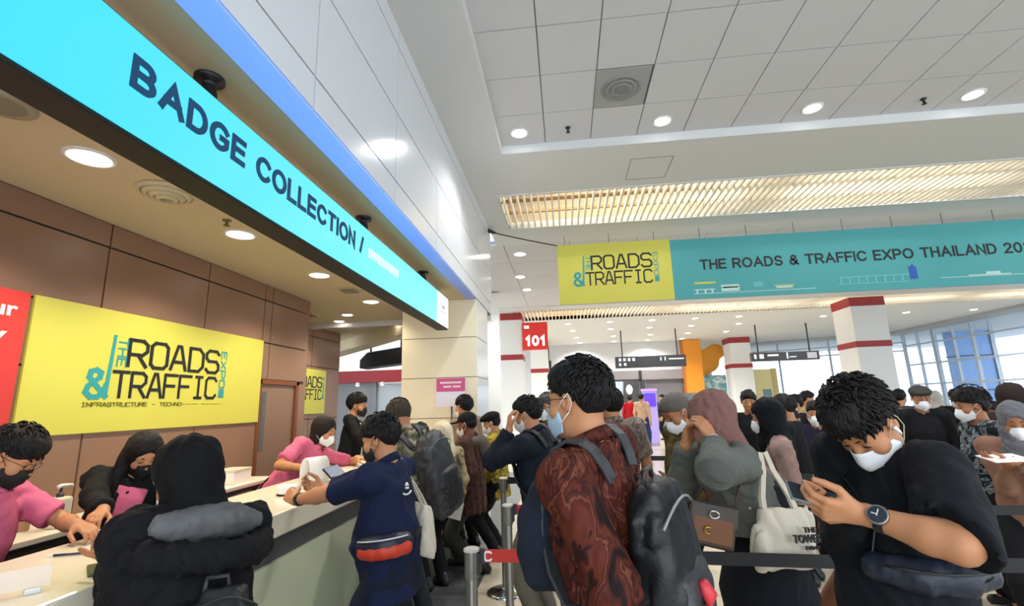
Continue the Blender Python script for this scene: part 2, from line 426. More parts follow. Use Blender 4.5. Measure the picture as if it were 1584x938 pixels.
def surface_net(F, lo, vox):
    s = F < 0
    c = np.zeros(np.array(F.shape)-1, np.int8)
    offs = [(i, j, k) for i in (0, 1) for j in (0, 1) for k in (0, 1)]
    nx, ny, nz = c.shape
    for i, j, k in offs: c += s[i:i+nx, j:j+ny, k:k+nz]
    act = np.argwhere((c > 0) & (c < 8))
    if len(act) == 0: return np.zeros((0, 3)), np.zeros((0, 4), int)
    idx = np.full(c.shape, -1); idx[tuple(act.T)] = np.arange(len(act))
    vals = {o: np.clip(F[act[:, 0]+o[0], act[:, 1]+o[1], act[:, 2]+o[2]], -5*vox, 5*vox) for o in offs}
    acc = np.zeros((len(act), 3)); cnt = np.zeros(len(act))
    for o in offs:
        for a in range(3):
            if o[a] == 1: continue
            p = list(o); p[a] = 1; p = tuple(p)
            f0, f1 = vals[o], vals[p]; x = (f0 < 0) != (f1 < 0)
            t = f0[x]/(f0[x]-f1[x]); q = np.tile(np.array(o, float), (x.sum(), 1)); q[:, a] += t
            acc[x] += q; cnt[x] += 1
    V = lo+vox*(act+acc/cnt[:, None])
    faces = []
    for a in range(3):
        b, d = (a+1) % 3, (a+2) % 3
        sl0 = [slice(None)]*3; sl1 = [slice(None)]*3; sl0[a] = slice(0, -1); sl1[a] = slice(1, None)
        diff = np.argwhere(s[tuple(sl0)] != s[tuple(sl1)])
        diff = diff[(diff[:, b] > 0) & (diff[:, d] > 0) & (diff[:, b] < c.shape[b]) & (diff[:, d] < c.shape[d])]
        ins = s[tuple(diff.T)]
        def cell(db, dd):
            e = diff.copy(); e[:, b] -= db; e[:, d] -= dd; return idx[tuple(e.T)]
        q = np.stack([cell(1, 1), cell(0, 1), cell(0, 0), cell(1, 0)], -1)
        q[~ins] = q[~ins][:, ::-1]
        faces.append(q)
    faces = np.concatenate(faces); faces = faces[(faces >= 0).all(1)]
    return V, faces
def mesh_part(name, VF, m, parent, smooth=True):
    V, Fq = VF
    me = bpy.data.meshes.new(name)
    me.vertices.add(len(V)); me.vertices.foreach_set('co', np.ascontiguousarray(V, np.float32).ravel())
    me.loops.add(Fq.size); me.loops.foreach_set('vertex_index', Fq.astype(np.int32).ravel())
    me.polygons.add(len(Fq)); me.polygons.foreach_set('loop_start', np.arange(0, Fq.size, 4, dtype=np.int32))
    me.update(calc_edges=True)
    me.polygons.foreach_set('use_smooth', np.full(len(Fq), smooth)); me.materials.append(m)
    o = bpy.data.objects.new(name, me); C.objects.link(o); o.parent = parent
    return o
def join_vf(*L):
    V = []; Fq = []; n = 0
    for v, f in L: V.append(v); Fq.append(f+n); n += len(v)
    return np.concatenate(V), np.concatenate(Fq)
def wrinkles(amp, freq=14.0, seed=0, stretch=(1, 1, 0.5)):
    if freq < 40: freq *= 3.4
    rng = np.random.default_rng(seed); K = rng.normal(size=(5, 3))*freq*np.array(stretch); ph = rng.uniform(0, 6.28, 5)
    Wp = rng.normal(size=(3, 3))*freq*0.35
    def fn(P):
        Q = P+(1.1/freq)*np.sin(P@Wp)
        v = sum(np.sin(Q@K[i]+ph[i]) for i in range(5))/2.2
        return amp*(1-2*np.abs(v)/1.6)*0.7+amp*0.5*np.sin(P@K[0]*0.5)
    return fn
# ------------------------------------------------------------------ people
SKINS = {'light': '#bd8560', 'tan': '#a9714e', 'brown': '#7c4d36', 'pale': '#d3a78a'}
def skin(k):
    m = mat('skin_'+k, SKINS[k], 0.5, var=0.07, vscale=14, bump=0.05, bscale=160, spec=0.35)
    P = m.node_tree.nodes['Principled BSDF']; P.inputs['Subsurface Weight'].default_value = 0.12; P.inputs['Subsurface Radius'].default_value = (0.012, 0.005, 0.003); P.inputs['Subsurface Scale'].default_value = 0.5
    return m
def hair_mat(name, col):
    if name in MATS: return MATS[name]
    m, N, L, P = nodes(name); P.inputs['Base Color'].default_value = hexc(col); P.inputs['Roughness'].default_value = 0.55; P.inputs['Specular IOR Level'].default_value = 0.28
    tc = N.new('ShaderNodeTexCoord'); w = N.new('ShaderNodeTexNoise'); w.inputs['Scale'].default_value = 160; w.inputs['Detail'].default_value = 5
    mp = N.new('ShaderNodeMapping'); mp.inputs['Scale'].default_value = (1, 1, 0.22); L.new(tc.outputs['Object'], mp.inputs[0]); L.new(mp.outputs[0], w.inputs['Vector'])
    b = N.new('ShaderNodeBump'); b.inputs['Strength'].default_value = 0.7; b.inputs['Distance'].default_value = 0.01; L.new(w.outputs['Fac'], b.inputs['Height']); L.new(b.outputs['Normal'], P.inputs['Normal'])
    MATS[name] = m; return m

def ik(S0, W0, hint, l1, l2):
    d = W0-S0; L = np.linalg.norm(d); mx = (l1+l2)*0.995
    if L > mx: W0 = S0+d/L*mx; d = W0-S0; L = mx
    if L < 0.09: L = 0.09
    u = d/L; a = np.clip((l1*l1-l2*l2+L*L)/(2*L), -l1, l1); h = math.sqrt(max(l1*l1-a*a, 0))
    p = hint-S0; p = p-u*(p@u)
    if np.linalg.norm(p) < 1e-4: p = np.array([0, 0, -1.0])-u*(-u[2])
    return S0+u*a+nrm(p)*h, W0

def hand_field(F, Wp, f, n, side, sc, curl, thumb=0.5, spread=0.0):
    """palm, four fingers of their own length and a thumb from the side of the palm"""
    f = nrm(f); n = nrm(np.array(n, float)-f*(np.array(n, float)@f)); t = np.cross(f, n)*(1 if side == 'R' else -1)
    knuckles = []
    for tt, ff in ((0.030, 0.088), (0.010, 0.092), (-0.010, 0.088), (-0.028, 0.080)):
        kn = Wp+sc*(f*ff+t*tt); knuckles.append(kn)
        F.rc(Wp+sc*(f*0.012+t*tt*0.55), kn, 0.0155*sc, 0.0115*sc, k=0.012*sc)
    F.rc(Wp+sc*(f*0.02+t*0.018+n*0.008), Wp+sc*(f*0.045+t*0.034+n*0.008), 0.015*sc, 0.013*sc, k=0.012*sc)
    F.rc(Wp+sc*(f*0.02-t*0.016+n*0.006), Wp+sc*(f*0.06-t*0.024+n*0.006), 0.014*sc, 0.012*sc, k=0.012*sc)
    for i, (kn, ln) in enumerate(zip(knuckles, (0.073, 0.082, 0.076, 0.059))):
        c = curl[i] if hasattr(curl, '__len__') else curl
        ang = 0; p = kn; r = 0.0098*sc
        sp = spread*(1.5-i)*0.12
        for seg, w, cc in ((0.46, 0.0095, 0.85), (0.31, 0.0088, 1.0), (0.25, 0.0075, 0.7)):
            ang += math.radians(c)*cc
            d = nrm(f*math.cos(ang)+n*math.sin(ang)+t*sp)
            q = p+d*ln*seg*sc; F.rc(p, q, r, w*sc, k=0.003*sc); p = q; r = w*sc
    b0 = Wp+sc*(f*0.028+t*0.028+n*0.006); d1 = nrm(f*0.62+t*(0.75-0.5*thumb)+n*(0.1+0.5*thumb)); b1 = b0+d1*0.045*sc
    d2 = nrm(f*0.85+t*(0.3-0.5*thumb)+n*(0.1+0.6*thumb)); b2 = b1+d2*0.034*sc; b3 = b2+nrm(d2+f*0.2)*0.024*sc
    F.rc(b0, b1, 0.0145*sc, 0.0115*sc, k=0.008*sc); F.rc(b1, b2, 0.0112*sc, 0.0102*sc, k=0.003*sc); F.rc(b2, b3, 0.0102*sc, 0.008*sc, k=0.003*sc)
    return t

def hair_locks(hp, s, t, th, hz, n, seed, lift):
    """short tapering locks combed from the crown outwards"""
    rng = np.random.default_rng(seed+77); V = []; Fq = []
    r = np.array([0.075+t, 0.096+t, 0.088+t+th*0.5]); c = np.array([0, -0.018, 0.034+th*0.3]); crown = nrm([0.15, -0.45, 0.9])
    k = 0
    while k < n:
        d = nrm(rng.normal(size=3)); 
        if d[2] < -0.25: continue
        p = c+r*d*0.985
        zmin = np.interp(p[1], [-0.12, -0.08, -0.045, -0.025, -0.012, 0.022, 0.055, 0.085, 0.12], [-0.060, -0.056, -0.035, 0.012, 0.032, 0.030, hz-0.018, hz+0.002, hz+0.012])
        if p[2] < zmin+0.008: continue
        nn = nrm(d/r); tan = d-crown; tan = nrm(tan-nn*(tan@nn)+rng.normal(size=3)*0.35); tan = nrm(tan-nn*(tan@nn))
        ln = rng.uniform(0.018, 0.042); lf = lift*rng.uniform(0.1, 1.0)
        pts = [p-nn*0.004, p+tan*ln*0.4+nn*0.004*lf, p+tan*ln*0.8+nn*(0.010*lf-0.002), p+tan*ln+nn*(0.012*lf-0.004)]
        if pts[-1][2] < zmin-0.012: continue
        sv = np.cross(tan, nn); ws = [0.005, 0.0062, 0.004, 0.0006]
        o = len(V)
        for q, w_ in zip(pts, ws):
            for a, b in ((-1, 0), (0, 0.7), (1, 0), (0, -0.7)): V.append(hp(q+sv*w_*a+nn*w_*b))
        for i in range(3):
            for m in range(4): Fq.append((o+4*i+m, o+4*i+(m+1) % 4, o+4*i+4+(m+1) % 4, o+4*i+4+m))
        k += 1
    return np.array(V), np.array(Fq, int)
class Body: pass

def person(label, head, pelvis, face, look=None, s=1.0, w=1.0, girth=1.0, belly=0.0, skin_tone='tan', detail=1.0,
           R=None, L=None, top=None, bottom=None, hair=None, mask=None, shoes='#15151a', feet=None, step=0.0, group=None, tilt=0.0, glasses=False,
           category='person', seed=0, hands='RL', female=False, arm=1.0, shrug=0.0):
    """head = centre of the head; pelvis = (x, y); face = heading; R, L = dict(w=wrist, e=elbow hint, f=finger direction, n=palm normal, curl)"""
    g = Body(); face = nrm(list(face)+[0]) if len(face) == 2 else nrm(face)
    hd = math.atan2(face[1], face[0])-PI/2
    base = np.array([pelvis[0], pelvis[1], 0.0])
    ch, sh = math.cos(hd), math.sin(hd); RZ = np.array([[ch, sh, 0], [-sh, ch, 0], [0, 0, 1]])
    loc = lambda p: RZ@(np.array(p, float)-base)
    ldir = lambda d: RZ@np.array(d, float)
    root = thing('person', label, category, tuple(base), hd, group)
    H = loc(head); lk = ldir(nrm(look)) if look is not None else np.array([0, 1, -0.1])
    Yh = nrm(lk); Zh = nrm(np.array([0, 0, 1.0])-Yh*Yh[2]); Xh = np.cross(Yh, Zh)
    if tilt:
        c, q = math.cos(tilt), math.sin(tilt); Xh, Zh = Xh*c+Zh*q, Zh*c-Xh*q
    RH = np.array([Xh, Yh, Zh]); hp = lambda p: H+s*(np.array(p, float)@RH)
    NB = H-0.135*s*nrm(0.45*Zh+0.55*np.array([0, 0, 1.0]))-0.02*s*nrm(np.array([lk[0], lk[1], 0])+1e-6)
    Lt = 0.53*s; dxy = math.hypot(NB[0], NB[1]); pz = NB[2]-math.sqrt(max(Lt*Lt-dxy*dxy, (0.25*Lt)**2))
    pz = min(max(pz, 0.35), 1.02*s)
    PV = np.array([0, 0, pz]); Zt = nrm(NB-PV); Lt = np.linalg.norm(NB-PV); ts = Lt/0.53
    Yt = nrm(np.array([0, 1.0, 0])-Zt*Zt[1]); Xt = np.cross(Yt, Zt); RT = np.array([Xt, Yt, Zt])
    tp = lambda p: PV+np.array([p[0]*s, p[1]*s, p[2]*ts])@RT
    SHR, SHL = tp((0.178*w, -0.005, 0.475+shrug)), tp((-0.178*w, -0.005, 0.475+shrug))
    arms = {}
    for sd, A, S0, sx in (('R', R, SHR, 1), ('L', L, SHL, -1)):
        A = dict(A or {})
        wp = loc(A['w']) if 'w' in A else (S0+s*np.array([sx*0.06, 0.05, -0.53]))
        e = loc(A['e']) if 'e' in A else S0+s*np.array([sx*0.14, -0.12, -0.25])
        if 'S' in A: S0 = loc(A['S'])
        if 'E' in A: E = loc(A['E'])
        else: E, wp = ik(S0, wp, e, 0.29*s*arm, 0.255*s*arm)
        f = ldir(A['f']) if 'f' in A else nrm(wp-E); n = ldir(A['n']) if 'n' in A else np.array([-sx, 0.15, 0.0])
        arms[sd] = dict(S=S0, E=E, W=wp, f=nrm(f), n=nrm(n), curl=A.get('curl', 22), thumb=A.get('thumb', 0.4), spread=A.get('spread', 0.0))
    legs = {}
    for sd, sx, st in (('R', 1, step), ('L', -1, -step)):
        hip = PV+np.array([sx*0.088*s, 0, -0.03]); ft = loc(feet[sd]) if feet and sd in feet else np.array([sx*0.10*s, st, 0])
        ank = ft+np.array([0, 0, 0.075*s]); l1 = l2 = max(0.43*s, np.linalg.norm(ank-hip)*0.503)
        kn, ank = ik(hip, ank, hip+np.array([sx*0.1, 1.0, -0.3]), l1, l2)
        legs[sd] = (hip, kn, ank)
    vb = 0.011/detail; sk = skin(skin_tone)
    # -------- body: one surface
    F = Field(); gw = girth*w
    zs = [-0.10, 0.0, 0.14, 0.30, 0.42, 0.49, 0.53]
    wx = np.array([0.15, 0.150, 0.125, 0.136, 0.128, 0.078, 0.05])*gw*s; wy = np.array([0.10, 0.100, 0.085+belly*0.3, 0.092, 0.082, 0.060, 0.05])*girth*s
    F.tube(PV, RT, [z*ts for z in zs], wx, wy, oy=[0, -0.005, belly*0.25, 0.01, 0, -0.01, -0.005], k=0.03)
    F.rc(tp((0, -0.02, 0.46)), hp((0, -0.02, -0.04)), 0.060*s, 0.052*s, k=0.04)
    for sd in 'RL':
        a = arms[sd]; F.rc(tp((0, -0.01, 0.48)), a['S'], 0.043*s, 0.045*s, k=0.03); F.rc(a['S'], a['E'], 0.046*s*girth, 0.039*s*girth, k=0.03); 
        mid = a['E']+(a['W']-a['E'])*0.3; F.rc(a['E'], mid, 0.039*s*girth, 0.041*s*girth, k=0.015); F.rc(mid, a['W'], 0.041*s*girth, 0.0255*s, k=0.015)
        hip, kn, ank = legs[sd]; F.rc(hip, kn, 0.083*s, 0.053*s, k=0.03); F.rc(kn, ank, 0.054*s, 0.036*s, k=0.02); F.rc(ank, ank+np.array([0, 0.1, -0.035])*s, 0.036*s, 0.028*s, k=0.02)
    bodyvf = F.mesh(max(vb, 0.010))
    parts = [bodyvf]
    # head, ears, nose, brow
    Fh = Field()
    def he(c, r, k=0.02, op='u'): Fh.ell(hp(c), np.array(r)*s, RH, k*s, op)
    def hr(a, b, ra, rb, k=0.015, op='u'): Fh.rc(hp(a), hp(b), ra*s, rb*s, k*s, op)
    he((0, -0.015, 0.03), (0.074, 0.094, 0.087)); he((0, 0.030, -0.03), (0.060, 0.060, 0.083), 0.03); he((0, 0.044, -0.088), (0.036, 0.038, 0.026), 0.035)
    hr((-0.035, 0.066, 0.024), (0.035, 0.066, 0.024), 0.016, 0.016, 0.02)
    for sx in (-1, 1):
        he((sx*0.031, 0.094, 0.004), (0.017, 0.014, 0.011), 0.012, 's'); he((sx*0.031, 0.073, 0.003), (0.0145, 0.0125, 0.011), 0.003)
        he((sx*0.042, 0.058, -0.03), (0.026, 0.027, 0.026), 0.02)
        he((sx*0.079, -0.002, -0.004), (0.009, 0.019, 0.031), 0.006); he((sx*0.085, 0.004, -0.002), (0.006, 0.010, 0.017), 0.004, 's')
        hr((sx*0.012, 0.098, -0.034), (sx*0.013, 0.094, -0.034), 0.0085, 0.008, 0.006)
    hr((0, 0.083, 0.012), (0, 0.106, -0.032), 0.009, 0.0115, 0.012)
    he((0, 0.089, -0.060), (0.025, 0.010, 0.0065), 0.006); he((0, 0.087, -0.072), (0.021, 0.010, 0.0065), 0.006)
    Fh.rc(tp((0, -0.02, 0.48)), hp((0, -0.02, -0.04)), 0.0585*s, 0.0525*s, k=0.03)
    vh = 0.0065/detail if detail > 0.9 else 0.010
    parts.append(Fh.mesh(vh))
    for sd in 'RL':
        if sd not in hands: continue
        a = arms[sd]; Fx = Field(); fa = nrm(a['W']-a['E'])
        Fx.rc(a['W']-fa*0.06*s, a['W'], 0.031*s, 0.0262*s, k=0.015); Fx.rc(a['W'], a['W']+a['f']*0.03*s, 0.0262*s, 0.022*s, k=0.015)
        a['t'] = hand_field(Fx, a['W']+a['f']*0.012*s, a['f'], a['n'], sd, s*(0.93 if female else 1.0), a['curl'], a['thumb'], a['spread'])
        parts.append(Fx.mesh(0.0040 if detail >= 1.2 else (0.0052 if detail > 0.9 else 0.0075)))
    body = mesh_part('body', join_vf(*parts), sk, root)
    # eyes, brows
    hm = hair['mat'] if hair and 'mat' in hair else hair_mat('hair_black', '#0d0b0c')
    for sx in (-1, 1):
        b = MB(); pts = [hp((sx*(0.031+dx), 0.0862-abs(dx)*0.22, 0.001-abs(dx)*0.12)) for dx in (-0.013, -0.006, 0, 0.006, 0.013)]
        b.tube(pts, [0.0012*s, 0.0028*s, 0.0036*s, 0.0028*s, 0.0012*s], 6); b.build('eye', mat('lash', '#140d0b', 0.4), root)
        b = MB(); pts = [hp((sx*x, y, z)) for x, y, z in ((0.014, 0.086, 0.024), (0.028, 0.083, 0.029), (0.042, 0.073, 0.026), (0.05, 0.064, 0.021))]
        b.tube(pts, [0.0028*s, 0.004*s, 0.0034*s, 0.0015*s], 6); b.build('eyebrow', hair_mat('hair_black', '#0d0b0c'), root)
    # -------- clothes
    g.__dict__.update(root=root, H=H, hp=hp, tp=tp, RH=RH, RT=RT, PV=PV, NB=NB, arms=arms, legs=legs, s=s, ts=ts, w=w, loc=loc, ldir=ldir, base=base, hd=hd, body=body, detail=detail, girth=girth)
    top = dict(top or {}); bottom = dict(bottom or {})
    vc = (0.009 if detail >= 1.2 else 0.011 if detail > 0.9 else 0.014)
    def torso_field(infl, hem, sleeve, loose=0.0, flare=0.0, arm_infl=0.012):
        f = Field(); zz = [hem, -0.10, 0.0, 0.14, 0.30, 0.42, 0.485, 0.53]
        zz = sorted(set(zz)); X = np.interp(zz, [-0.6, -0.10, 0.0, 0.14, 0.30, 0.42, 0.485, 0.53], np.array([0.165+flare, 0.165+flare*0.4, 0.163, 0.145+loose, 0.156, 0.146, 0.095, 0.058])*gw+infl)
        Y = np.interp(zz, [-0.6, -0.10, 0.0, 0.14, 0.30, 0.42, 0.485, 0.53], np.array([0.125+flare, 0.122+flare*0.4, 0.118, 0.104+loose+belly*0.5, 0.116, 0.100, 0.072, 0.056])*girth+infl)
        zz = [z for z in zz if z >= hem]; X = X[-len(zz):]*s; Y = Y[-len(zz):]*s
        OY = list(np.interp(zz, [-0.2, 0, 0.14, 0.3, 0.53], [belly*0.1, belly*0.2, belly*0.4, 0.01, -0.008])*s)
        f.tube(PV, RT, [z*ts for z in zz], X, Y, oy=OY, k=0.02)
        for sd in 'RL':
            a = arms[sd]
            f.rc(tp((0, -0.012, 0.492)), a['S'], 0.052*s+infl, 0.054*s+infl, k=0.035)
            slv = top.get('sleeve_'+sd, sleeve) if sleeve != 'none' else 'none'
            if slv == 'long':
                f.rc(a['S'], a['E'], (0.055*s+arm_infl)*girth, (0.046*s+arm_infl)*girth, k=0.03); f.rc(a['E'], a['W']+nrm(a['W']-a['E'])*0.0, (0.046*s+arm_infl)*girth, 0.032*s+arm_infl, k=0.02)
            elif slv == 'three':
                f.rc(a['S'], a['E'], (0.055*s+arm_infl)*girth, (0.048*s+arm_infl)*girth, k=0.03); f.rc(a['E'], a['E']+(a['W']-a['E'])*0.28, (0.048*s+arm_infl)*girth, (0.047*s+arm_infl)*girth, k=0.02)
            elif slv == 'half':
                f.rc(a['S'], a['S']+(a['E']-a['S'])*0.98, (0.058*s+arm_infl)*girth, (0.052*s+arm_infl*1.3)*girth, k=0.03)
            elif slv == 'short':
                f.rc(a['S'], a['S']+(a['E']-a['S'])*0.78, (0.056*s+arm_infl)*girth, (0.056*s+arm_infl*1.6)*girth, k=0.03)
        # cut sleeves square
        for sd in 'RL':
            a = arms[sd]; slv = top.get('sleeve_'+sd, sleeve)
            if slv == 'short': c, d = a['S']+(a['E']-a['S'])*0.80, nrm(a['E']-a['S'])
            elif slv == 'half': c, d = a['S']+(a['E']-a['S'])*0.93, nrm(nrm(a['E']-a['S'])+0.8*nrm(a['W']-a['E']))
            elif slv == 'three': c, d = a['E']+(a['W']-a['E'])*0.30, nrm(a['W']-a['E'])
            else: c, d = a['W']-nrm(a['W']-a['E'])*0.012*s, nrm(a['W']-a['E'])
            f.ops.append(('s', (lambda P, c=c, d=d: np.maximum(np.maximum(-((P-c)@d), (P-c)@d-0.16*s), np.sqrt(np.maximum(((P-c)**2).sum(-1)-((P-c)@d)**2, 0))-0.085*s)), c-0.19*s, c+0.19*s, 0.004))
        return f
    if top:
        sl = top.get('sleeve', 'short'); hem = top.get('hem', -0.12); infl = top.get('infl', 0.012)
        f = torso_field(infl, hem, sl, top.get('loose', 0.012), top.get('flare', 0.0), top.get('arm', 0.010))
        # neck opening
        nk = top.get('neck', 0.062)
        f.rc(tp((0, 0.0, 0.50)), hp((0, -0.015, -0.06)), nk*s, nk*s*1.15, k=0.006, op='s')
        if top.get('wr', 0.006): f.disp(wrinkles(top.get('wr', 0.006), 15, seed+3))
        nm = top.get('name', 'shirt')
        shirt = mesh_part(nm, f.mesh(vc), top['mat'], root); g.shirt = f
        if top.get('collar', True):
            b = MB(); n = 20; rr = (nk+0.004)*s; up = nrm(NB*0+hp((0, 0, 0.1))-tp((0, 0, 0.42)))
            ax = np.cross(Yt, up); ax = nrm(ax); ay = np.cross(up, ax); cc = tp((0, -0.006, 0.522)); rows = []
            for (rad, hgt) in ((1.0, -0.005), (1.0, 0.030), (1.05, 0.040), (1.14, 0.030), (1.22, 0.004)):
                rows.append([cc+ax*math.sin(q)*rr*rad+ay*math.cos(q)*rr*rad*1.0+up*(hgt*s-0.022*s*math.cos(q)) for q in np.linspace(0.35, 2*PI-0.35, n)])
            vs = [p for r in rows for p in r]; fs = [(i*n+k, i*n+k+1, (i+1)*n+k+1, (i+1)*n+k) for i in range(len(rows)-1) for k in range(n-1)]
            b.add(vs, fs, True); co = b.build('collar', top.get('collar_mat', top['mat']), root)
            sm = co.modifiers.new('thickness', 'SOLIDIFY'); sm.thickness = 0.003
        if 'front' in top:      # open front: the shirt underneath shows in a wedge
            fr = torso_field(infl+0.004, max(hem, -0.1), 'none', top.get('loose', 0.012), 0)
            wd = top.get('front_w', 0.075)
            def wedge(P):
                q = (P-PV)@RT.T; z = q[..., 2]/ts; return np.maximum(np.abs(q[..., 0])-wd*s*np.interp(z, [-0.1, 0.25, 0.5], top.get('front_p', [0.5, 0.8, 1.0])), -q[..., 1])
            fr.keep(wedge); fr.keep(lambda P: ((P-PV)@RT.T)[..., 2]/ts-0.475)
            fr.rc(tp((0, 0.0, 0.50)), hp((0, -0.015, -0.06)), nk*s*1.02, nk*s*1.15, k=0.006, op='s')
            mesh_part(top.get('front_name', 'undershirt'), fr.mesh(vc*0.8), top['front'], root)
        if 'cuff' in top:
            for sd in 'RL':
                a = arms[sd]; d = nrm(a['W']-a['E']); b = MB()
                b.tube([a['W']-d*0.035*s, a['W']-d*0.006*s], 0.037*s, 14); b.build('cuff', top['cuff'], root)
    if bottom:
        f = Field(); bi = bottom.get('infl', 0.012)
        if bottom.get('kind', 'trousers') == 'trousers':
            f.tube(PV, RT, [-0.12*s, -0.05*s, 0.08*s], [0.158*gw*s+bi]*3, [0.112*girth*s+bi]*3, k=0.03)
            for sd in 'RL':
                hip, kn, ank = legs[sd]; f.rc(hip, kn, 0.088*s*girth+bi, 0.060*s*girth+bi, k=0.025); f.rc(kn, ank+np.array([0, 0, -0.02]), 0.062*s*girth+bi, bottom.get('ankle', 0.05)*s+bi, k=0.02)
            f.keep(lambda P: 0.045-P[..., 2])
        else:
            fl = bottom.get('flare', 0.26); mz = PV[2]
            f.tube((0, 0, 0), np.eye(3), [0.05, 0.3*mz, 0.75*mz, mz, mz+bottom.get('rise', 0.1)*s], np.array([fl, fl*0.95, 0.215*gw, 0.175*gw, 0.150*gw])*s, np.array([fl*0.95, fl*0.95, 0.2*girth, 0.14*girth, 0.112*girth])*s, k=0.02)
        f.disp(wrinkles(bottom.get('wr', 0.006), 13, seed+9, (1, 1, 0.35)))
        mesh_part('trousers' if bottom.get('kind', 'trousers') == 'trousers' else 'skirt', f.mesh(vc*1.1), bottom['mat'], root)
        for sd in 'RL':
            hip, kn, ank = legs[sd]; f = Field(); q = np.array([ank[0], ank[1], 0])
            f.rc(q+np.array([0, -0.045, 0.04])*s, q+np.array([0, 0.13, 0.032])*s, 0.042*s, 0.034*s, k=0.02); f.rc(q+np.array([0, 0.03, 0.05])*s, q+np.array([0, -0.01, 0.09])*s, 0.042*s, 0.044*s, k=0.03)
            f.keep(lambda P: 0.004-P[..., 2]); sh_ = mesh_part('shoe', f.mesh(0.009), mat('shoe_'+shoes, shoes, 0.45), root)
    # -------- hair and headwear
    hair = dict(hair or {}); st = hair.get('style')
    hv = (0.0065 if detail >= 1.2 else 0.008 if detail > 0.9 else 0.010)
    def hl(P): return ((P-H)@RH.T)/s
    if st in ('short', 'shaved'):
        f = Field(); t = hair.get('thick', 0.014); th = hair.get('top', 0.012)
        f.ell(hp((0, -0.018, 0.034)), np.array([0.075+t, 0.096+t, 0.088+t])*s, RH, 0.02)
        if th > 0: f.ell(hp((0, 0.012, 0.085)), np.array([0.068, 0.085, 0.035+th])*s, RH, 0.03*s)
        hz = hair.get('line', 0.052)
        def zmin(P):
            q = hl(P); z = np.interp(q[..., 1], [-0.12, -0.08, -0.045, -0.025, -0.012, 0.022, 0.055, 0.085, 0.12], [-0.070, -0.066, -0.045, 0.0, 0.018, 0.018, hz-0.02, hz, hz+0.012]); return (z-q[..., 2])*s*0.7
        f.keep(zmin)
        for sx in (-1, 1): f.ell(hp((sx*0.088, 0.002, -0.006)), np.array([0.016, 0.022, 0.036])*s, RH, 0.006, 's')
        f.disp(wrinkles(hair.get('rough', 0.003)*s, 110, seed+1, (1, 1, 0.5)))
        hvf = f.mesh(hv); nl = hair.get('locks', 0 if st == 'shaved' or t < 0.009 else int(230*min(detail, 1.5)) if detail > 0.9 else 60)
        if nl: hvf = join_vf(hvf, hair_locks(hp, s, t, th, hz, nl, seed, hair.get('lift', 0.5)))
        mesh_part('hair', hvf, hair['mat'], root)
    if st in ('bob', 'long'):
        f = Field(); low = hair.get('low', -0.13); t = hair.get('thick', 0.018)
        f.ell(hp((0, -0.016, 0.036)), np.array([0.077+t, 0.096+t, 0.088+t])*s, RH, 0.02)
        f.tube(hp((0, -0.028, 0)), RH, [low*s, low*s*0.5, 0.0, 0.05*s], np.array([0.080, 0.098, 0.094, 0.08])*s, np.array([0.05, 0.075, 0.08, 0.07])*s, k=0.03)
        if st == 'long':
            for sx in (-1, 1): f.rc(hp((sx*0.075, -0.01, -0.05)), tp((sx*0.105, 0.075, 0.30)), 0.045*s, 0.03*s, k=0.05)
            f.rc(hp((0, -0.07, -0.02)), tp((0, -0.115, 0.28)), 0.07*s, 0.04*s, k=0.05)
        # face opening, parted fringe
        f.ell(hp((0, 0.105, -0.035)), np.array([0.066, 0.075, 0.105])*s, RH, 0.012, 's'); f.rc(hp((0, 0.06, -0.14)), hp((0, 0.16, -0.10)), 0.07*s, 0.09*s, k=0.01, op='s')
        f.disp(wrinkles(0.003, 60, seed+1, (1, 1, 0.12)))
        mesh_part('hair', f.mesh(hv), hair['mat'], root)
    if st == 'hijab':
        f = Field(); t = hair.get('thick', 0.022)
        f.ell(hp((0, -0.02, 0.03)), np.array([0.076+t, 0.098+t, 0.090+t])*s, RH, 0.02)
        f.ell(hp((0, 0.015, -0.06)), np.array([0.080+t*0.5, 0.080+t*0.4, 0.085])*s, RH, 0.04*s)
        f.rc(hp((0, -0.02, -0.05)), tp((0, 0.0, 0.47)), 0.088*s, 0.105*s, k=0.04)
        for sx in (-1, 1): f.rc(tp((0, 0.01, 0.50)), tp((sx*0.115, -0.0, hair.get('drop', 0.44))), 0.08*s, 0.065*s, k=0.04)
        f.rc(tp((0, 0.03, 0.49)), tp((0, 0.075, hair.get('drop', 0.44)-0.08)), 0.085*s, 0.06*s, k=0.04); f.rc(tp((0, -0.03, 0.48)), tp((0, -0.075, hair.get('drop', 0.44)-0.07)), 0.085*s, 0.055*s, k=0.04)
        f.ell(hp((0, 0.105, -0.012)), np.array([0.060, 0.062, 0.080])*s, RH, 0.010, 's')
        f.disp(wrinkles(hair.get('wr', 0.006), 20, seed+1, (1, 1, 0.6)))
        mesh_part('headscarf', f.mesh(hv), hair['mat'], root)
    if st in ('cap', 'beret'):
        f = Field(); f.ell(hp((0, -0.015, 0.048)), np.array([0.088, 0.108, 0.085])*s, RH, 0.02)
        if st == 'beret': f.ell(hp((0, 0.0, 0.075)), np.array([0.098, 0.125, 0.045])*s, RH, 0.03*s)
        f.keep(lambda P: (np.interp(hl(P)[..., 1], [-0.12, 0.12], [0.012, 0.05])-hl(P)[..., 2])*s)
        if st == 'cap': f.ell(hp((0, 0.125, 0.045)), np.array([0.072, 0.075, 0.010])*s, RH, 0.012*s)
        mesh_part('cap', f.mesh(hv), hair['cap'], root)
        f = Field(); f.ell(hp((0, -0.018, 0.02)), np.array([0.083, 0.104, 0.092])*s, RH, 0.02)
        def zm2(P):
            q = hl(P); z = np.interp(q[..., 1], [-0.12, -0.075, -0.012, 0.010, 0.03], [-0.075, -0.07, -0.02, -0.02, 0.05]); return (z-q[..., 2])*s*0.7
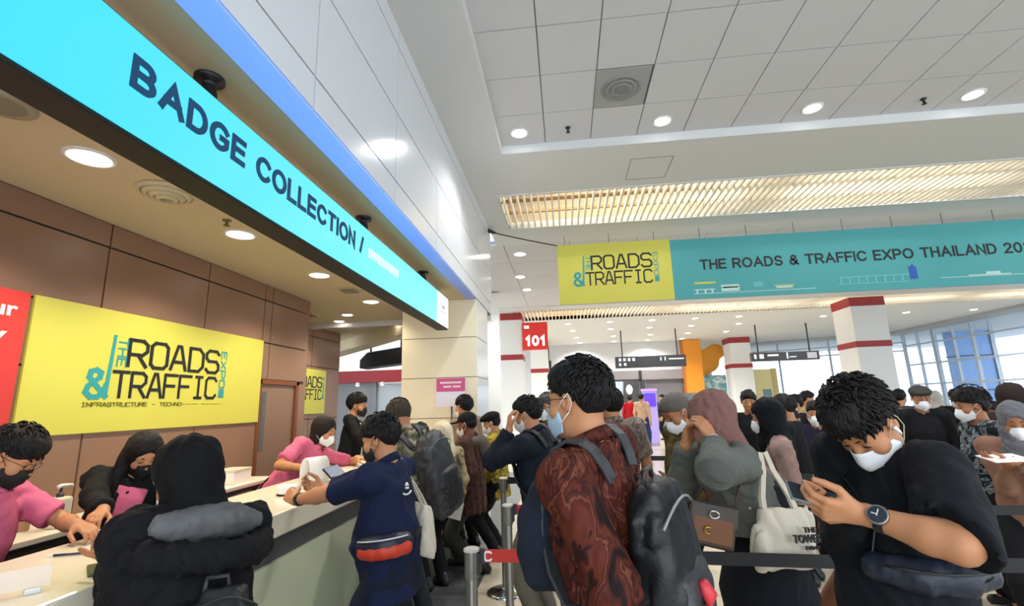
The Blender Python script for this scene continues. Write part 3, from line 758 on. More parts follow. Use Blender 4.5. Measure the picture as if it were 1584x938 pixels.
        f.keep(zm2); f.keep(lambda P: (hl(P)[..., 2]-0.045)*s)
        for sx in (-1, 1): f.ell(hp((sx*0.088, 0.002, -0.006)), np.array([0.016, 0.022, 0.036])*s, RH, 0.006, 's')
        mesh_part('hair', f.mesh(hv), hair['mat'], root)
    # -------- face mask
    if mask:
        k = mask.get('kind', 'fold'); nu, nv = 25, 15; V = []
        for iv in range(nv):
            v = iv/(nv-1)
            if k == 'fold':
                ry, rz = np.interp(v, [0, .3, .55, 1], [.108, .129, .127, .088]), np.interp(v, [0, .3, .55, 1], [-.004, -.045, -.070, -.123])
            else:
                ry, rz = np.interp(v, [0, .25, .6, 1], [.106, .116, .112, .088]), np.interp(v, [0, .25, .6, 1], [-.004, -.04, -.082, -.124]); ry += 0.0014*math.sin(v*26) if 0.1 < v < 0.8 else 0
            sy, sz = np.interp(v, [0, .5, 1], [.034, .026, .030]), np.interp(v, [0, .5, 1], [-.034, -.060, -.096])
            for iu in range(nu):
                u = -1+2*iu/(nu-1); a = abs(u); e = a**(1.75 if k == 'fold' else 2.3)
                hw_ = np.interp(v, [0, .5, 1], [.071, .074, .064])
                V.append(hp((hw_*u*(1-0.08*(1-a)), ry+(sy-ry)*e, rz+(sz-rz)*a**1.2)))
        Fm = np.array([(i*nu+q, i*nu+q+1, (i+1)*nu+q+1, (i+1)*nu+q) for i in range(nv-1) for q in range(nu-1)])
        mk = mesh_part('face_mask', (np.array(V), Fm), mask['mat'], root); sm = mk.modifiers.new('thickness', 'SOLIDIFY'); sm.thickness = 0.003; sm.offset = 0
        for sx in (-1, 1):
            b = MB()
            for z0, z1 in ((-0.028, 0.022), (-0.085, -0.034)):
                b.tube([hp((sx*0.064, 0.040, z0)), hp((sx*0.082, 0.018, (z0+z1)/2)), hp((sx*0.091, -0.014, z1))], 0.0014*s, 6)
            b.tube([hp((sx*0.091, -0.014, 0.022)), hp((sx*0.088, -0.024, -0.006)), hp((sx*0.091, -0.014, -0.034))], 0.0014*s, 6)
            b.build('ear_loop', mask.get('strap', mat('strap_white', '#e8e8e8', 0.7)), mk)
    if glasses:
        b = MB()
        for sx in (-1, 1):
            b.tube([hp((sx*0.033+0.024*math.cos(q), 0.100-0.1*abs(0.024*math.cos(q)), 0.004+0.017*math.sin(q))) for q in np.linspace(0, 2*PI, 15)], 0.0014*s, 6)
            b.tube([hp((sx*0.057, 0.094, 0.008)), hp((sx*0.083, 0.04, 0.008)), hp((sx*0.087, -0.01, 0.006))], 0.0013*s, 6)
        b.tube([hp((-0.01, 0.102, 0.008)), hp((0.01, 0.102, 0.008))], 0.0013*s, 6)
        b.build('glasses', mat('spectacle_frame', '#17171a', 0.3), root)
    return g

# ------------------------------------------------------------------ bags
def backpack(g, label, m, size=(0.16, 0.085, 0.25), z=0.22, back=0.105, strap=True, pocket=True, accent=None, trim=None, m2=None, group=None):
    """worn on the back of g"""
    s = g.s; hx, hy, hz = size
    c = g.tp((0, -back-hy, z)); bot = g.tp((0, -back-hy, z-hz))
    wrl = lambda p: g.base+np.array([[math.cos(g.hd), -math.sin(g.hd), 0], [math.sin(g.hd), math.cos(g.hd), 0], [0, 0, 1]])@np.array(p)
    root = thing('backpack', label, 'backpack', tuple(wrl(bot)), g.hd, group)
    o = bot; R = g.RT
    P = lambda x, y, zz: (c-o)+np.array([x, y, zz])@R
    f = Field(); zs = np.array([-1, -0.92, -0.5, 0.2, 0.7, 0.92, 1.0])*hz
    f.tube(c-o, R, zs, np.array([0.8, 0.95, 1.0, 0.98, 0.86, 0.62, 0.35])*hx, np.array([0.75, 1.0, 1.1, 1.0, 0.8, 0.55, 0.3])*hy, p=3.2, k=0.02)
    f.disp(wrinkles(0.008, 13, 5)); mesh_part('bag_body', f.mesh(0.011), m, root)
    if pocket:
        f = Field(); f.tube(P(0, -hy*0.75, -hz*0.35), R, np.array([-0.48, -0.4, 0.1, 0.36, 0.44])*hz, np.array([0.6, 0.72, 0.74, 0.7, 0.5])*hx, np.array([0.35, 0.5, 0.52, 0.42, 0.2])*hy, p=3, k=0.02)
        f.disp(wrinkles(0.005, 15, 6)); mesh_part('pocket', f.mesh(0.010), m2 or m, root)
    b = MB(); b.tube([P(-0.035, hy*0.2, hz*0.95), P(-0.03, hy*0.2, hz*1.12), P(0.03, hy*0.2, hz*1.12), P(0.035, hy*0.2, hz*0.95)], 0.008, 8); b.build('carry_handle', m2 or m, root)
    b = MB(); b.tube([P(x*hx, -hy*(0.9-0.25*x*x), hz*(0.55+0.25*(1-x*x))) for x in np.linspace(-0.85, 0.85, 11)], 0.004, 6); b.build('zip', trim or mat('zip_grey', '#6d6f70', 0.4), root)
    if accent:
        b = MB(); b.tube([P(-hx*0.2, -hy*1.32, -hz*0.05), P(-hx*0.15, -hy*1.42, -hz*0.2), P(-hx*0.25, -hy*1.35, -hz*0.3)], [0.012, 0.022, 0.012], 8); b.build('tag', accent, root)
    if strap:
        for sx in (-1, 1):
            b = MB(); a = g.arms['R' if sx > 0 else 'L']; q = [(0.085*sx, -back-0.02, 0.45), (0.098*sx, -0.075, 0.535), (0.105*sx, 0.0, 0.562), (0.112*sx, 0.085, 0.50), (0.125*sx, 0.142, 0.38), (0.15*sx, 0.135, 0.26), (0.19*sx, 0.03, 0.14), (0.13*sx, -back-0.03, 0.07)]
            pts = [g.tp((x*g.w, y*g.girth, zz))-o for x, y, zz in q]; tt = []
            for i in range(len(pts)-1):
                for k in (0, 0.5): tt.append(pts[i]*(1-k)+pts[i+1]*k)
            tt.append(pts[-1]); tt = np.array(tt); tt = g.shirt.hug(tt+o, 0.009)-o; b.tube(list(tt), 0, flat=(0.05, 0.012, g.RT[0])); b.build('shoulder_strap', m2 or m, root, bevel=0.004)
    return root
# ------------------------------------------------------------------ setting
M = {}
M['white_panel'] = mat('white_panel', '#dfe3ea', 0.16, spec=0.6)
M['cream_panel'] = mat('cream_panel', '#e3d9bf', 0.3)
M['brown_panel'] = mat('brown_panel', '#8e6f5b', 0.33, var=0.05, vscale=2)
M['seam'] = mat('seam', '#332a26', 0.8)
M['grey_seam'] = mat('grey_seam', '#6f7480', 0.8)
M['ceil'] = mat('ceiling_paint', '#d9dbdc', 0.7)
M['soffit'] = mat('soffit_paint', '#cfc2a4', 0.7)
M['tile'] = mat('ceiling_tile', '#d4d5da', 0.8, bump=0.05, bscale=150)
M['white'] = mat('white_paint', '#e6e6e4', 0.5)
M['red'] = mat('red_band', '#a02c2e', 0.5)
M['black'] = mat('black_satin', '#0c0c0f', 0.4)
M['dark'] = mat('dark_grey', '#2a2a2e', 0.5)
M['chrome'] = mat('chrome', '#c9cacc', 0.16, metal=1.0)
M['steel'] = mat('brushed_steel', '#9c9a95', 0.32, metal=0.9)
M['yellow'] = mat('sign_yellow', '#cfcc55', 0.5)
M['teal'] = mat('banner_teal', '#45a0a7', 0.5)
M['ink'] = mat('print_black', '#15171a', 0.5)
M['tealink'] = mat('print_teal', '#2e9a9c', 0.5)
M['paper'] = mat('paper_white', '#efeeea', 0.6)
M['lens'] = mat('lamp_lens', '#fff6e6', 0.4, emit=9.0)
M['lens_cool'] = mat('lamp_lens_cool', '#ffffff', 0.4, emit=9.0)

def panel_wall(name, face, seams_u, seams_v, thick, m, back, axis, gap=0.008, kind=True, skip=()):
    """panels with open joints on a dark backing; axis 'x': face at x, panels in y (u) and z (v); thick goes away from the viewer"""
    b = MB(); sg = -1 if thick < 0 else 1
    def bx(u0, u1, v0, v1, d0, d1):
        if axis == 'x': b.box((face+d0, u0, v0), (face+d1, u1, v1))
        elif axis == 'y': b.box((u0, face+d0, v0), (u1, face+d1, v1))
        else: b.box((u0, v0, face+d0), (u1, v1, face+d1))
    b.mat(1); bx(seams_u[0], seams_u[-1], seams_v[0], seams_v[-1], sg*0.012, thick); b.mat(0)
    for i in range(len(seams_u)-1):
        for j in range(len(seams_v)-1):
            if (i, j) in skip: continue
            bx(seams_u[i]+gap/2, seams_u[i+1]-gap/2, seams_v[j]+gap/2, seams_v[j+1]-gap/2, 0, sg*0.0125)
    o = b.build(name, [m, back]); 
    return struct(o) if kind else o

# floor: pale stone tiles, a darker slate strip along the counter
def floor_mat(name, c1, c2, joint, scale, rough):
    m, N, L, P = nodes(name); tc = N.new('ShaderNodeTexCoord'); br = N.new('ShaderNodeTexBrick'); br.offset = 0.0
    br.inputs['Scale'].default_value = scale; br.inputs['Color1'].default_value = hexc(c1); br.inputs['Color2'].default_value = hexc(c2); br.inputs['Mortar'].default_value = hexc(joint)
    br.inputs['Mortar Size'].default_value = 0.006; br.inputs['Brick Width'].default_value = 1.0; br.inputs['Row Height'].default_value = 1.0
    L.new(tc.outputs['Object'], br.inputs['Vector']); n = N.new('ShaderNodeTexNoise'); n.inputs['Scale'].default_value = 3; n.inputs['Detail'].default_value = 8
    L.new(tc.outputs['Object'], n.inputs['Vector']); mx = N.new('ShaderNodeMixRGB'); mx.blend_type = 'MULTIPLY'; mx.inputs['Fac'].default_value = 0.25
    L.new(br.outputs['Color'], mx.inputs['Color1']); L.new(n.outputs['Color'], mx.inputs['Color2']); L.new(mx.outputs['Color'], P.inputs['Base Color']); P.inputs['Roughness'].default_value = rough
    return m
b = MB(); b.box((-12, -3, -0.1), (24, 40, 0)); struct(b.build('floor', floor_mat('floor_beige', '#cdc3ac', '#c6bca6', '#a59c88', 1.1, 0.22)))
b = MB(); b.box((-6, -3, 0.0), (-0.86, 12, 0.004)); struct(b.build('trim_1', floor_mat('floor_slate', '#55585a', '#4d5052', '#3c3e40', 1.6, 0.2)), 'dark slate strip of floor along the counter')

# hall ceiling with a tiled recess and two slatted openings
zc = 4.4
b = MB()
for x0, x1, y0, y1 in ((-1.12, -0.6, -3, 5.05), (-1.12, 24, 5.05, 6.15), (-1.12, -0.83, 6.15, 7.48), (-1.12, 24, 7.48, 8.3), (-4, 24, 14.2, 14.8), (-4, -1.6, 14.8, 16.6), (-4, 24, 16.6, 34)):
    b.box((x0, y0, zc), (x1, y1, zc+0.12))
b.box((-0.66, -3, zc+0.01), (-0.596, 5.12, zc+0.3)); b.box((-0.6, 5.046, zc+0.01), (9.5, 5.12, zc+0.3))
b.box((9.5, -3, zc), (24, 5.05, zc+0.12))
struct(b.build('ceiling', M['ceil']))
us = [-0.6+0.507*i for i in range(21)]; vs_ = [5.05-0.585*i for i in range(14)][::-1]
panel_wall('ceiling_tiled', 4.5, us, vs_, 0.08, M['tile'], M['grey_seam'], 'z', gap=0.009, skip=((2, 11),))
us = [-3.4+1.2*i for i in range(16)]; vs_ = [8.3+1.18*i for i in range(6)]
panel_wall('ceiling_panelled', 4.42, us, vs_, 0.08, M['tile'], M['grey_seam'], 'z', gap=0.012)
# access hatch outline in the ceiling border
b = MB()
for a, c in (((0.9, 5.40), (1.4, 5.408)), ((0.9, 5.95), (1.4, 5.958)), ((0.9, 5.40), (0.908, 5.958)), ((1.392, 5.40), (1.4, 5.958))): b.box((a[0], a[1], zc-0.002), (c[0], c[1], zc+0.002))
struct(b.build('trim_2', M['grey_seam']), 'thin joint of a square access hatch in the ceiling')

# slatted light openings
slatm = mat('slat_cream', '#f2ede3', 0.5); boxm = mat('lightbox_tan', '#b3a68e', 0.8)
def grille(label, x0, x1, y0, y1, pitch, n_cross, power):
    t = thing('ceiling_grille', label, 'ceiling grille', ((x0+x1)/2, (y0+y1)/2, zc), 0, None)
    c = np.array(t.location)
    b = MB(); b.box((x0, y0, zc+0.55), (x1, y1, zc+0.6)); b.box((x0-0.03, y0, zc+0.1), (x0, y1, zc+0.6)); b.box((x1, y0, zc+0.1), (x1+0.03, y1, zc+0.6)); b.box((x0, y0-0.03, zc+0.1), (x1, y0, zc+0.6)); b.box((x0, y1, zc+0.1), (x1, y1+0.03, zc+0.6))
    b.build('light_box', boxm, t, off=c)
    b = MB(); x = x0+pitch/2
    while x < x1: b.box((x-0.012, y0, zc-0.005), (x+0.012, y1, zc+0.08)); x += pitch
    b.build('slats', slatm, t, off=c)
    b = MB()
    for i in range(n_cross): y = y0+(y1-y0)*(i+1)/(n_cross+1); b.box((x0, y-0.02, zc+0.08), (x1, y+0.02, zc+0.12))
    b.build('cross_bars', mat('slat_brown', '#9a8159', 0.6), t, off=c)
    b = MB(); b.box((x0, y0-0.03, zc-0.012), (x1, y0, zc+0.1)); b.box((x0, y1, zc-0.012), (x1, y1+0.03, zc+0.1)); b.box((x0-0.03, y0-0.03, zc-0.012), (x0, y1+0.03, zc+0.1)); b.build('frame', M['ceil'], t, off=c)
    k = 4
    for i in range(k):
        xx = x0+(x1-x0)*(i+0.5)/k
        b = MB(); b.box((xx-(x1-x0)/k*0.42, (y0+y1)/2-0.05, zc+0.38), (xx+(x1-x0)/k*0.42, (y0+y1)/2+0.05, zc+0.44)); b.build('light_tube', mat('tube_warm', '#fff8ec', 0.5, emit=power), t, off=c)
    return t
grille('slatted cream ceiling opening nearest the camera, above the long banner', -0.8, 13.2, 6.18, 7.45, 0.098, 2, 16)
grille('slatted cream ceiling opening farther off, seen below the long banner', -1.6, 16.5, 14.8, 16.6, 0.12, 2, 14)

# counter soffit, fascia, pillar, brown panel walls
zs_ = 2.98
b = MB(); b.prism([(-1.26, -3, zs_), (-1.26, 6.2, zs_), (-1.26, 7.4, zs_), (-2.28, 7.4, zs_), (-5.8, 11.0, zs_), (-9, 11.0, zs_), (-9, -3, zs_)], (0, 0, 0.1)); struct(b.build('ceiling_counter', M['soffit']))
b = MB(); b.prism([(-2.2, 7.2, zs_-0.22), (-2.2, 7.55, zs_-0.22), (-5.6, 11.2, zs_-0.22), (-6.2, 11.2, zs_-0.22)], (0, 0, 0.34)); struct(b.build('trim_3', M['soffit']), 'diagonal cream bulkhead at the end of the counter ceiling')
panel_wall('wall_fascia', -1.12, [-3, -1.4, -0.28, 0.83, 1.94, 3.05, 4.16, 5.27, 6.38, 7.5], [2.985, 3.16, 3.69, 4.24, 4.42], -0.14, M['white_panel'], M['grey_seam'], 'x', gap=0.010)
b = MB(); b.box((-6, 7.505, 2.9), (-1.13, 7.6, 4.39)); struct(b.build('wall_fascia_end', M['white_panel']))
px0, px1, py0, py1 = -2.13, -1.125, 6.2, 7.12
b = MB(); b.mat(1).box((px0+0.01, py0+0.01, 0), (px1-0.01, py1-0.01, 2.98)); b.mat(0)
zz = [0.0, 0.42, 0.93, 1.44, 1.95, 2.47, 2.98]
for z0, z1 in zip(zz, zz[1:]):
    b.mat(0).box((px0, py0, z0+0.004), (px1, py0+0.012, z1-0.004)); b.mat(0).box((px0, py1-0.012, z0+0.004), (px1, py1, z1-0.004))
    b.mat(2).box((px1-0.012, py0+0.0125, z0+0.004), (px1, py1-0.0125, z1-0.004)); b.mat(0).box((px0, py0+0.0125, z0+0.004), (px0+0.012, py1-0.0125, z1-0.004))
struct(b.build('pillar', [M['cream_panel'], M['seam'], M['white_panel']]), 'square cream panelled pillar at the end of the counter')
panel_wall('wall_left', -3.27, [-3, -2, -0.99, 0.02, 1.03, 2.04, 3.05, 4.06, 4.93], [0, 0.95, 1.91, 2.33, 2.80, 2.98], -0.2, M['brown_panel'], M['seam'], 'x', gap=0.014)
panel_wall('wall_left_door_head', -3.27, [4.93, 5.07, 5.83], [1.93, 2.33, 2.80, 2.98], -0.2, M['brown_panel'], M['seam'], 'x', gap=0.014)
panel_wall('wall_left_jamb', -3.27, [5.72, 5.83], [0, 0.95, 1.91], -0.2, M['brown_panel'], M['seam'], 'x', gap=0.012)
panel_wall('wall_left_far', -4.2, [5.83, 6.7, 7.7, 8.72], [0, 0.95, 1.44, 2.3, 2.8, 2.98], -0.2, M['brown_panel'], M['seam'], 'x', gap=0.014)
b = MB(); b.box((-4.4, 5.84, 0), (-3.28, 5.9, 2.98)); struct(b.build('wall_left_return', M['brown_panel']))
# service door in the brown wall
d = thing('door_1', 'plain brown service door with a slim glass slot in the panelled wall', 'door', (-3.3, 5.33, 0)); d['kind'] = 'structure'; c = np.array(d.location)
b = MB(); b.box((-3.33, 4.98, 0), (-3.29, 5.66, 1.88)); b.build('door_leaf', mat('door_brown', '#8b705f', 0.35), d, bevel=0.004, off=c)
b = MB(); b.box((-3.35, 4.93, 0), (-3.262, 4.98, 1.93)); b.box((-3.35, 5.66, 0), (-3.262, 5.72, 1.93)); b.box((-3.35, 4.93, 1.88), (-3.262, 5.72, 1.93)); b.build('door_frame', mat('frame_wood', '#7a4526', 0.35), d, bevel=0.004, off=c)
b = MB(); b.box((-3.291, 5.03, 1.18), (-3.284, 5.10, 1.80)); b.build('glass_slot', mat('slot_glass', '#5e6468', 0.1), d, off=c)
b = MB(); b.tube([(-3.29, 5.60, 0.93), (-3.245, 5.60, 0.93), (-3.245, 5.50, 0.93)], 0.010, 8); b.build('door_handle', M['steel'], d, off=c)

# ---- passage behind the pillar
b = MB(); b.box((-9, 12.0, 0), (-1.6, 12.2, 4.4)); struct(b.build('wall_passage', M['white']))
b = MB(); b.box((-8, 11.2, 2.18), (-2.6, 11.45, 2.46)); struct(b.build('trim_4', mat('red_lintel', '#9c2430', 0.4)), 'deep red lintel band across the passage')
b = MB()
for x in (-4.55, -3.75, -3.05): b.box((x-0.05, 11.3, 0), (x+0.05, 11.42, 2.18))
b.box((-5.7, 11.36, 0), (-4.6, 11.4, 2.18)); struct(b.build('wall_passage_screen', mat('shop_grey', '#8c9096', 0.4)))
b = MB(); b.box((-4.5, 11.38, 1.0), (-3.8, 11.42, 2.15)); b.box((-4.5, 11.38, 0.0), (-3.8, 11.41, 0.9)); struct(b.build('window_3', mat('shop_glass', '#b9c4cc', 0.1)))
for x in (-4.9, -4.3, -3.7):
    t = thing('spotlight', 'tiny white spotlight under the red lintel, '+{-4.9: 'leftmost', -4.3: 'middle', -3.7: 'rightmost'}[x]+' of three', 'light', (x, 11.15, 2.16), 0, 'spotlights under the red lintel')
    b = MB(); b.lathe([(0.03, 0.02), (0.045, 0.0), (0.045, -0.05)], n=12); b.build('lamp_body', M['white'], t); b = MB(); b.lathe([(0.04, -0.052), (0.04, -0.058)], n=12); b.build('lens', M['lens'], t)
t = thing('ceiling_projector_housing', 'long black ceiling unit hung in the passage behind the pillar', 'ceiling unit', (-3.62, 9.7, 2.38)); c = np.array(t.location)
b = MB(); b.prism([(-4.15, 9.5, 2.38), (-3.2, 9.5, 2.46), (-3.2, 9.5, 2.80), (-4.0, 9.5, 2.70), (-4.15, 9.5, 2.55)], (0, 0.4, 0)); b.build('housing', M['black'], t, bevel=0.01, off=c)
for x in (-4.0, -3.35):
    b = MB(); b.tube([(x, 9.7, 2.66), (x, 9.7, 2.99)], 0.02, 8); b.build('hanger', M['black'], t, off=c)

t = thing('added_ceiling_light', 'flat light panel added over the red lintel to brighten the passage', 'ceiling light', (-4.5, 11.75, 4.3)); b = MB(); b.box((-3.0, -0.14, 0), (2.2, 0.14, 0.05)); b.build('diffuser', mat('added_panel_light', '#ffffff', 0.5, emit=6), t); b = MB(); b.box((-3.05, -0.19, 0.05), (2.25, 0.19, 0.09)); b.build('frame', M['white'], t)  # added glowing panel, brightens the dark passage wall

# ---- far pillars with red bands
def band_pillar(label, x0, x1, y0, y1, z1, z2, z3):
    b = MB(); b.mat(0).box((x0, y0, 0), (x1, y1, zc)); e = 0.012
    for za, zb in ((z1, zc-0.001), (z2, z3)): b.mat(1).box((x0-e, y0-e, za), (x1+e, y1+e, zb))
    o = struct(b.build('pillar', [M['white'], M['red']], bevel=0.015), label)
    return o
band_pillar('white square pillar with red bands between hanging banner and window', 8.45, 9.4, 15.0, 16.0, 4.13, 2.92, 3.10)
band_pillar('white pillar with red bands left of the 101 sign', -2.1, -1.28, 15.0, 15.8, 4.18, 2.92, 3.09)
band_pillar('slim white pillar with red bands half hidden behind the 101 sign', -1.55, -0.75, 22.4, 23.1, 4.15, 2.94, 3.13)
band_pillar('white pillar with red bands in front of the orange display', 7.85, 8.8, 24.0, 25.0, 4.13, 2.95, 3.15)

# ---- back of the hall
b = MB(); b.box((-6, 33, 0), (0.2, 33.3, 4.4)); b.box((-0.85, 24.4, 2.95), (6.0, 24.8, 4.42)); b.box((-4.5, 24.4, 0), (-0.75, 24.8, 4.4)); b.box((0.0, 33, 0), (9.5, 33.3, 4.4)); struct(b.build('wall_back', mat('back_wall', '#cdced1', 0.5)))
b = MB(); b.box((-0.75, 24.2, 2.55), (5.75, 24.45, 3.0)); struct(b.build('trim_5', mat('mauve_band', '#857e80', 0.5)), 'grey mauve band above the far shop entrance')
b = MB()
for x in (-0.72, 3.62): b.box((x-0.06, 24.15, 0), (x+0.06, 24.45, 3.0 if x > 0 else 3.62))
b.box((-0.72, 24.15, 2.5), (3.62, 24.4, 2.58)); struct(b.build('door_2', M['dark']), )
b = MB(); b.box((3.9, 24.5, 0), (5.7, 24.7, 2.6)); struct(b.build('wall_back_right', mat('kiosk_grey', '#77757d', 0.5)))
b = MB(); b.box((2.3, 29.5, 0), (6.0, 29.7, 3.2)); struct(b.build('wall_back_inner', mat('inner_grey', '#6a6a6c', 0.6)))
# pale curtain panel and round lamp in the shop
t = thing('curtain', 'pale blue white curtain hanging in the far shop entrance', 'curtain', (2.0, 27.5, 0)); c = np.array(t.location)
for q, x0 in enumerate((0.85, 1.95)):
    b = MB(); n = 26; vs = []
    for i in range(n):
        x = x0+1.0*i/(n-1); y = 27.5+0.05*math.sin(i*1.35); vs += [(x, y, 0.05), (x+0.25*q, y, 2.7)]
    b.add(vs, [(2*i, 2*i+2, 2*i+3, 2*i+1) for i in range(n-1)], True); o = b.build('curtain_panel', mat('curtain_blue', '#c9d6e8', 0.7), t, off=c); sm = o.modifiers.new('t', 'SOLIDIFY'); sm.thickness = 0.02
b = MB(); b.tube([(0.6, 27.5, 2.74), (3.4, 27.5, 2.74)], 0.025, 8); b.build('curtain_rail', M['steel'], t, off=c)
t = thing('globe_lamp', 'white oval lamp glowing in the far shop', 'lamp', (3.35, 26.6, 1.9)); b = MB(); b.lathe([(0.02, 0), (0.12, 0.08), (0.17, 0.25), (0.12, 0.42), (0.02, 0.5)], n=16); b.build('globe', mat('globe_white', '#fff8ea', 0.4, emit=3), t)
b = MB(); b.tube([(0, 0, 0.49), (0, 0, 2.5)], 0.012, 6); b.build('cord', M['black'], t)
t = thing('added_ceiling_light', 'white light panel added to brighten the far shop', 'ceiling light', (1.8, 26.6, 4.3)); b = MB(); b.box((-1.6, -0.9, 0), (1.6, 0.9, 0.05)); b.build('diffuser', mat('added_panel_light', '#ffffff', 0.5, emit=6), t); b = MB(); b.box((-1.65, -0.95, 0.05), (1.65, 0.95, 0.1)); b.build('frame', M['white'], t)  # added emitter to lift the dim shop interior
# purple kiosk
t = thing('kiosk', 'tall glowing purple totem kiosk far down the hall', 'kiosk', (2.98, 18.2, 0)); 
b = MB(); b.box((-0.24, -0.1, 0), (0.24, 0.1, 1.95)); b.build('cabinet', mat('kiosk_lilac', '#b9aede', 0.3), t, bevel=0.02)
b = MB(); b.box((-0.2, -0.112, 1.35), (0.2, -0.1, 1.82)); b.build('screen', mat('kiosk_screen', '#3f22d8', 0.3, emit=1.6), t)
b = MB(); b.box((-0.2, -0.108, 0.1), (0.2, -0.1, 1.3)); b.build('front_panel', mat('kiosk_front', '#a99be6', 0.25, emit=0.25), t)
b = MB(); b.box((-0.26, -0.12, 1.9), (0.26, 0.12, 1.98)); b.build('head_light', mat('kiosk_head', '#8e6bff', 0.3, emit=1.5), t)

# ---- window walls on the right and at the back right
def window_wall(name, p0, p1, z0, z1, us, vs, depth=0.12, mw=0.10, thin=()):
    p0 = np.array(p0, float); p1 = np.array(p1, float); U = p1-p0; Lw = np.linalg.norm(U); u = U/Lw; nn = np.array([-u[1], u[0], 0])
    t = thing(name, {'window_1': 'tall gridded glass window wall on the right of the hall', 'window_2': 'bright glass end wall behind the far white pillars'}[name], 'window', tuple(p0)); t['kind'] = 'structure'
    b = MB()
    for q in us:
        w_ = mw*(0.45 if q in thin else 1.0); c = u*q*Lw+np.array([0, 0, (z0+z1)/2]); b.obox(c, u*w_/2, nn*depth/2, np.array([0, 0, (z1-z0)/2]))
    for v in vs: b.obox(u*Lw/2+np.array([0, 0, v]), u*Lw/2, nn*depth/2.4, np.array([0, 0, 0.035]))
    b.build('window_frame', mat('window_frame', '#b9c4d0', 0.35), t)
    b = MB(); b.obox(u*Lw/2+np.array([0, 0, (z0+z1)/2]), u*Lw/2, nn*0.006, np.array([0, 0, (z1-z0)/2])); b.build('glass', glass('clear_glass', '#eef6ff', 0.06), t)
    return t
window_wall('window_1', (16.2, 6, 0), (16.2, 25.0, 0), 0, 4.4, [0, 0.12, 0.24, 0.36, 0.46, 0.58, 0.66, 0.745, 0.79, 0.84, 0.895, 0.90, 0.95, 1.0], [0.05, 1.0, 1.95, 2.85, 3.75, 4.38], thin=(0.745, 0.84, 0.895, 0.95))
window_wall('window_2', (9.2, 28.0, 0), (16.2, 25.0, 0), 0, 4.4, [0, 0.3, 0.6, 0.8, 1.0], [0.05, 3.55, 3.95, 4.35])
b = MB(); b.prism([(16.25, 5, 4.3), (16.25, 25.1, 4.3), (9.0, 28.2, 4.3), (9.0, 27.2, 4.3), (15.3, 24.4, 4.3), (15.3, 5, 4.3)], (0, 0, 0.12)); struct(b.build('trim_6', mat('pelmet_grey', '#a9acb0', 0.6)), 'grey bulkhead along the top of the window walls')
# blue glass building outside the window
t = thing('glass_building', 'blue glass building seen through the right window wall', 'building', (19.5, 25.9, 0)); c = np.array(t.location)
b = MB(); b.box((18.6, 25.2, 0), (20.2, 25.9, 9)); b.build('tower', mat('blue_glass', '#8db2e6', 0.3), t, off=c)
b = MB()
for z in (1.6, 3.2, 4.8, 6.4, 8.0): b.box((18.55, 25.14, z), (20.25, 25.2, z+0.05)); b.box((18.54, 25.14, z), (18.6, 25.9, z+0.05))
for x in (18.6, 19.4, 20.15): b.box((x-0.03, 25.13, 0), (x+0.03, 25.2, 9))
b.build('glazing_bars', mat('bar_grey', '#3c4660', 0.4), t, off=c)
b = MB(); b.box((-40, -10, -0.3), (80, 90, -0.12)); struct(b.build('floor_outside', mat('paving', '#c4c6c8', 0.8)))

# orange display and back right fittings
t = thing('display_panel', 'tall hanging orange panel at the back of the hall', 'display panel', (6.1, 24.2, 1.8)); c = np.array(t.location)
b = MB(); b.box((5.72, 24.1, 1.85), (6.55, 24.3, 4.38)); b.build('panel', mat('orange', '#e58f1f', 0.5), t, bevel=0.01, off=c)
b = MB(); b.box((5.64, 24.08, 1.85), (5.72, 24.32, 4.38)); b.build('edge', mat('orange_dark', '#b3601c', 0.5), t, off=c)
t = thing('orange_sculpture', 'rounded orange display shape beside the hanging panel', 'display', (7.2, 25.6, 0)); 
f = Field(); f.ell((0, 0, 3.45), (0.62, 0.12, 0.62), k=0.1); f.ell((-0.35, 0, 2.9), (0.4, 0.12, 0.5), k=0.1); f.ell((0.45, 0, 3.9), (0.5, 0.12, 0.4), k=0.1); mesh_part('shape', f.mesh(0.05), mat('orange_soft', '#f0a633', 0.5), t)
b = MB(); b.tube([(0, 0, 0), (0, 0, 3.3)], 0.05, 10); b.build('post', M['white'], t); b = MB(); b.box((-0.3, -0.3, 0), (0.3, 0.3, 0.05)); b.build('base', M['white'], t)
t = thing('poster_stand', 'pale blue and white picture panel below the orange shape', 'display panel', (7.35, 25.2, 0))
b = MB(); b.box((-0.55, -0.03, 0.9), (0.55, 0.03, 2.7)); b.build('board', pattern('blue_picture', [(0.3, '#f2f5f6'), (0.45, '#9fc6cf'), (0.6, '#4f8595'), (0.7, '#e9efe9')], 2.2, 'noise', 1.5), t)
for x in (-0.4, 0.4):
    b = MB(); b.box((x-0.03, -0.03, 0), (x+0.03, 0.03, 0.9)); b.build('leg', M['steel'], t)
t = thing('yellow_board', 'pale yellow partition board right of the banded pillar', 'partition', (9.75, 26.0, 0))
b = MB(); b.box((-0.75, -0.05, 0), (0.65, 0.05, 2.95)); b.build('board', mat('pale_yellow', '#f1dfa0', 0.6), t); b = MB(); b.box((0.62, -0.08, 0), (0.86, 0.08, 2.98)); b.build('post', mat('cream_post', '#d9bf86', 0.6), t); b = MB(); b.box((0.1, -0.07, 1.35), (0.5, -0.05, 1.95)); b.build('notice', mat('slate_notice', '#7f98a3', 0.5), t)

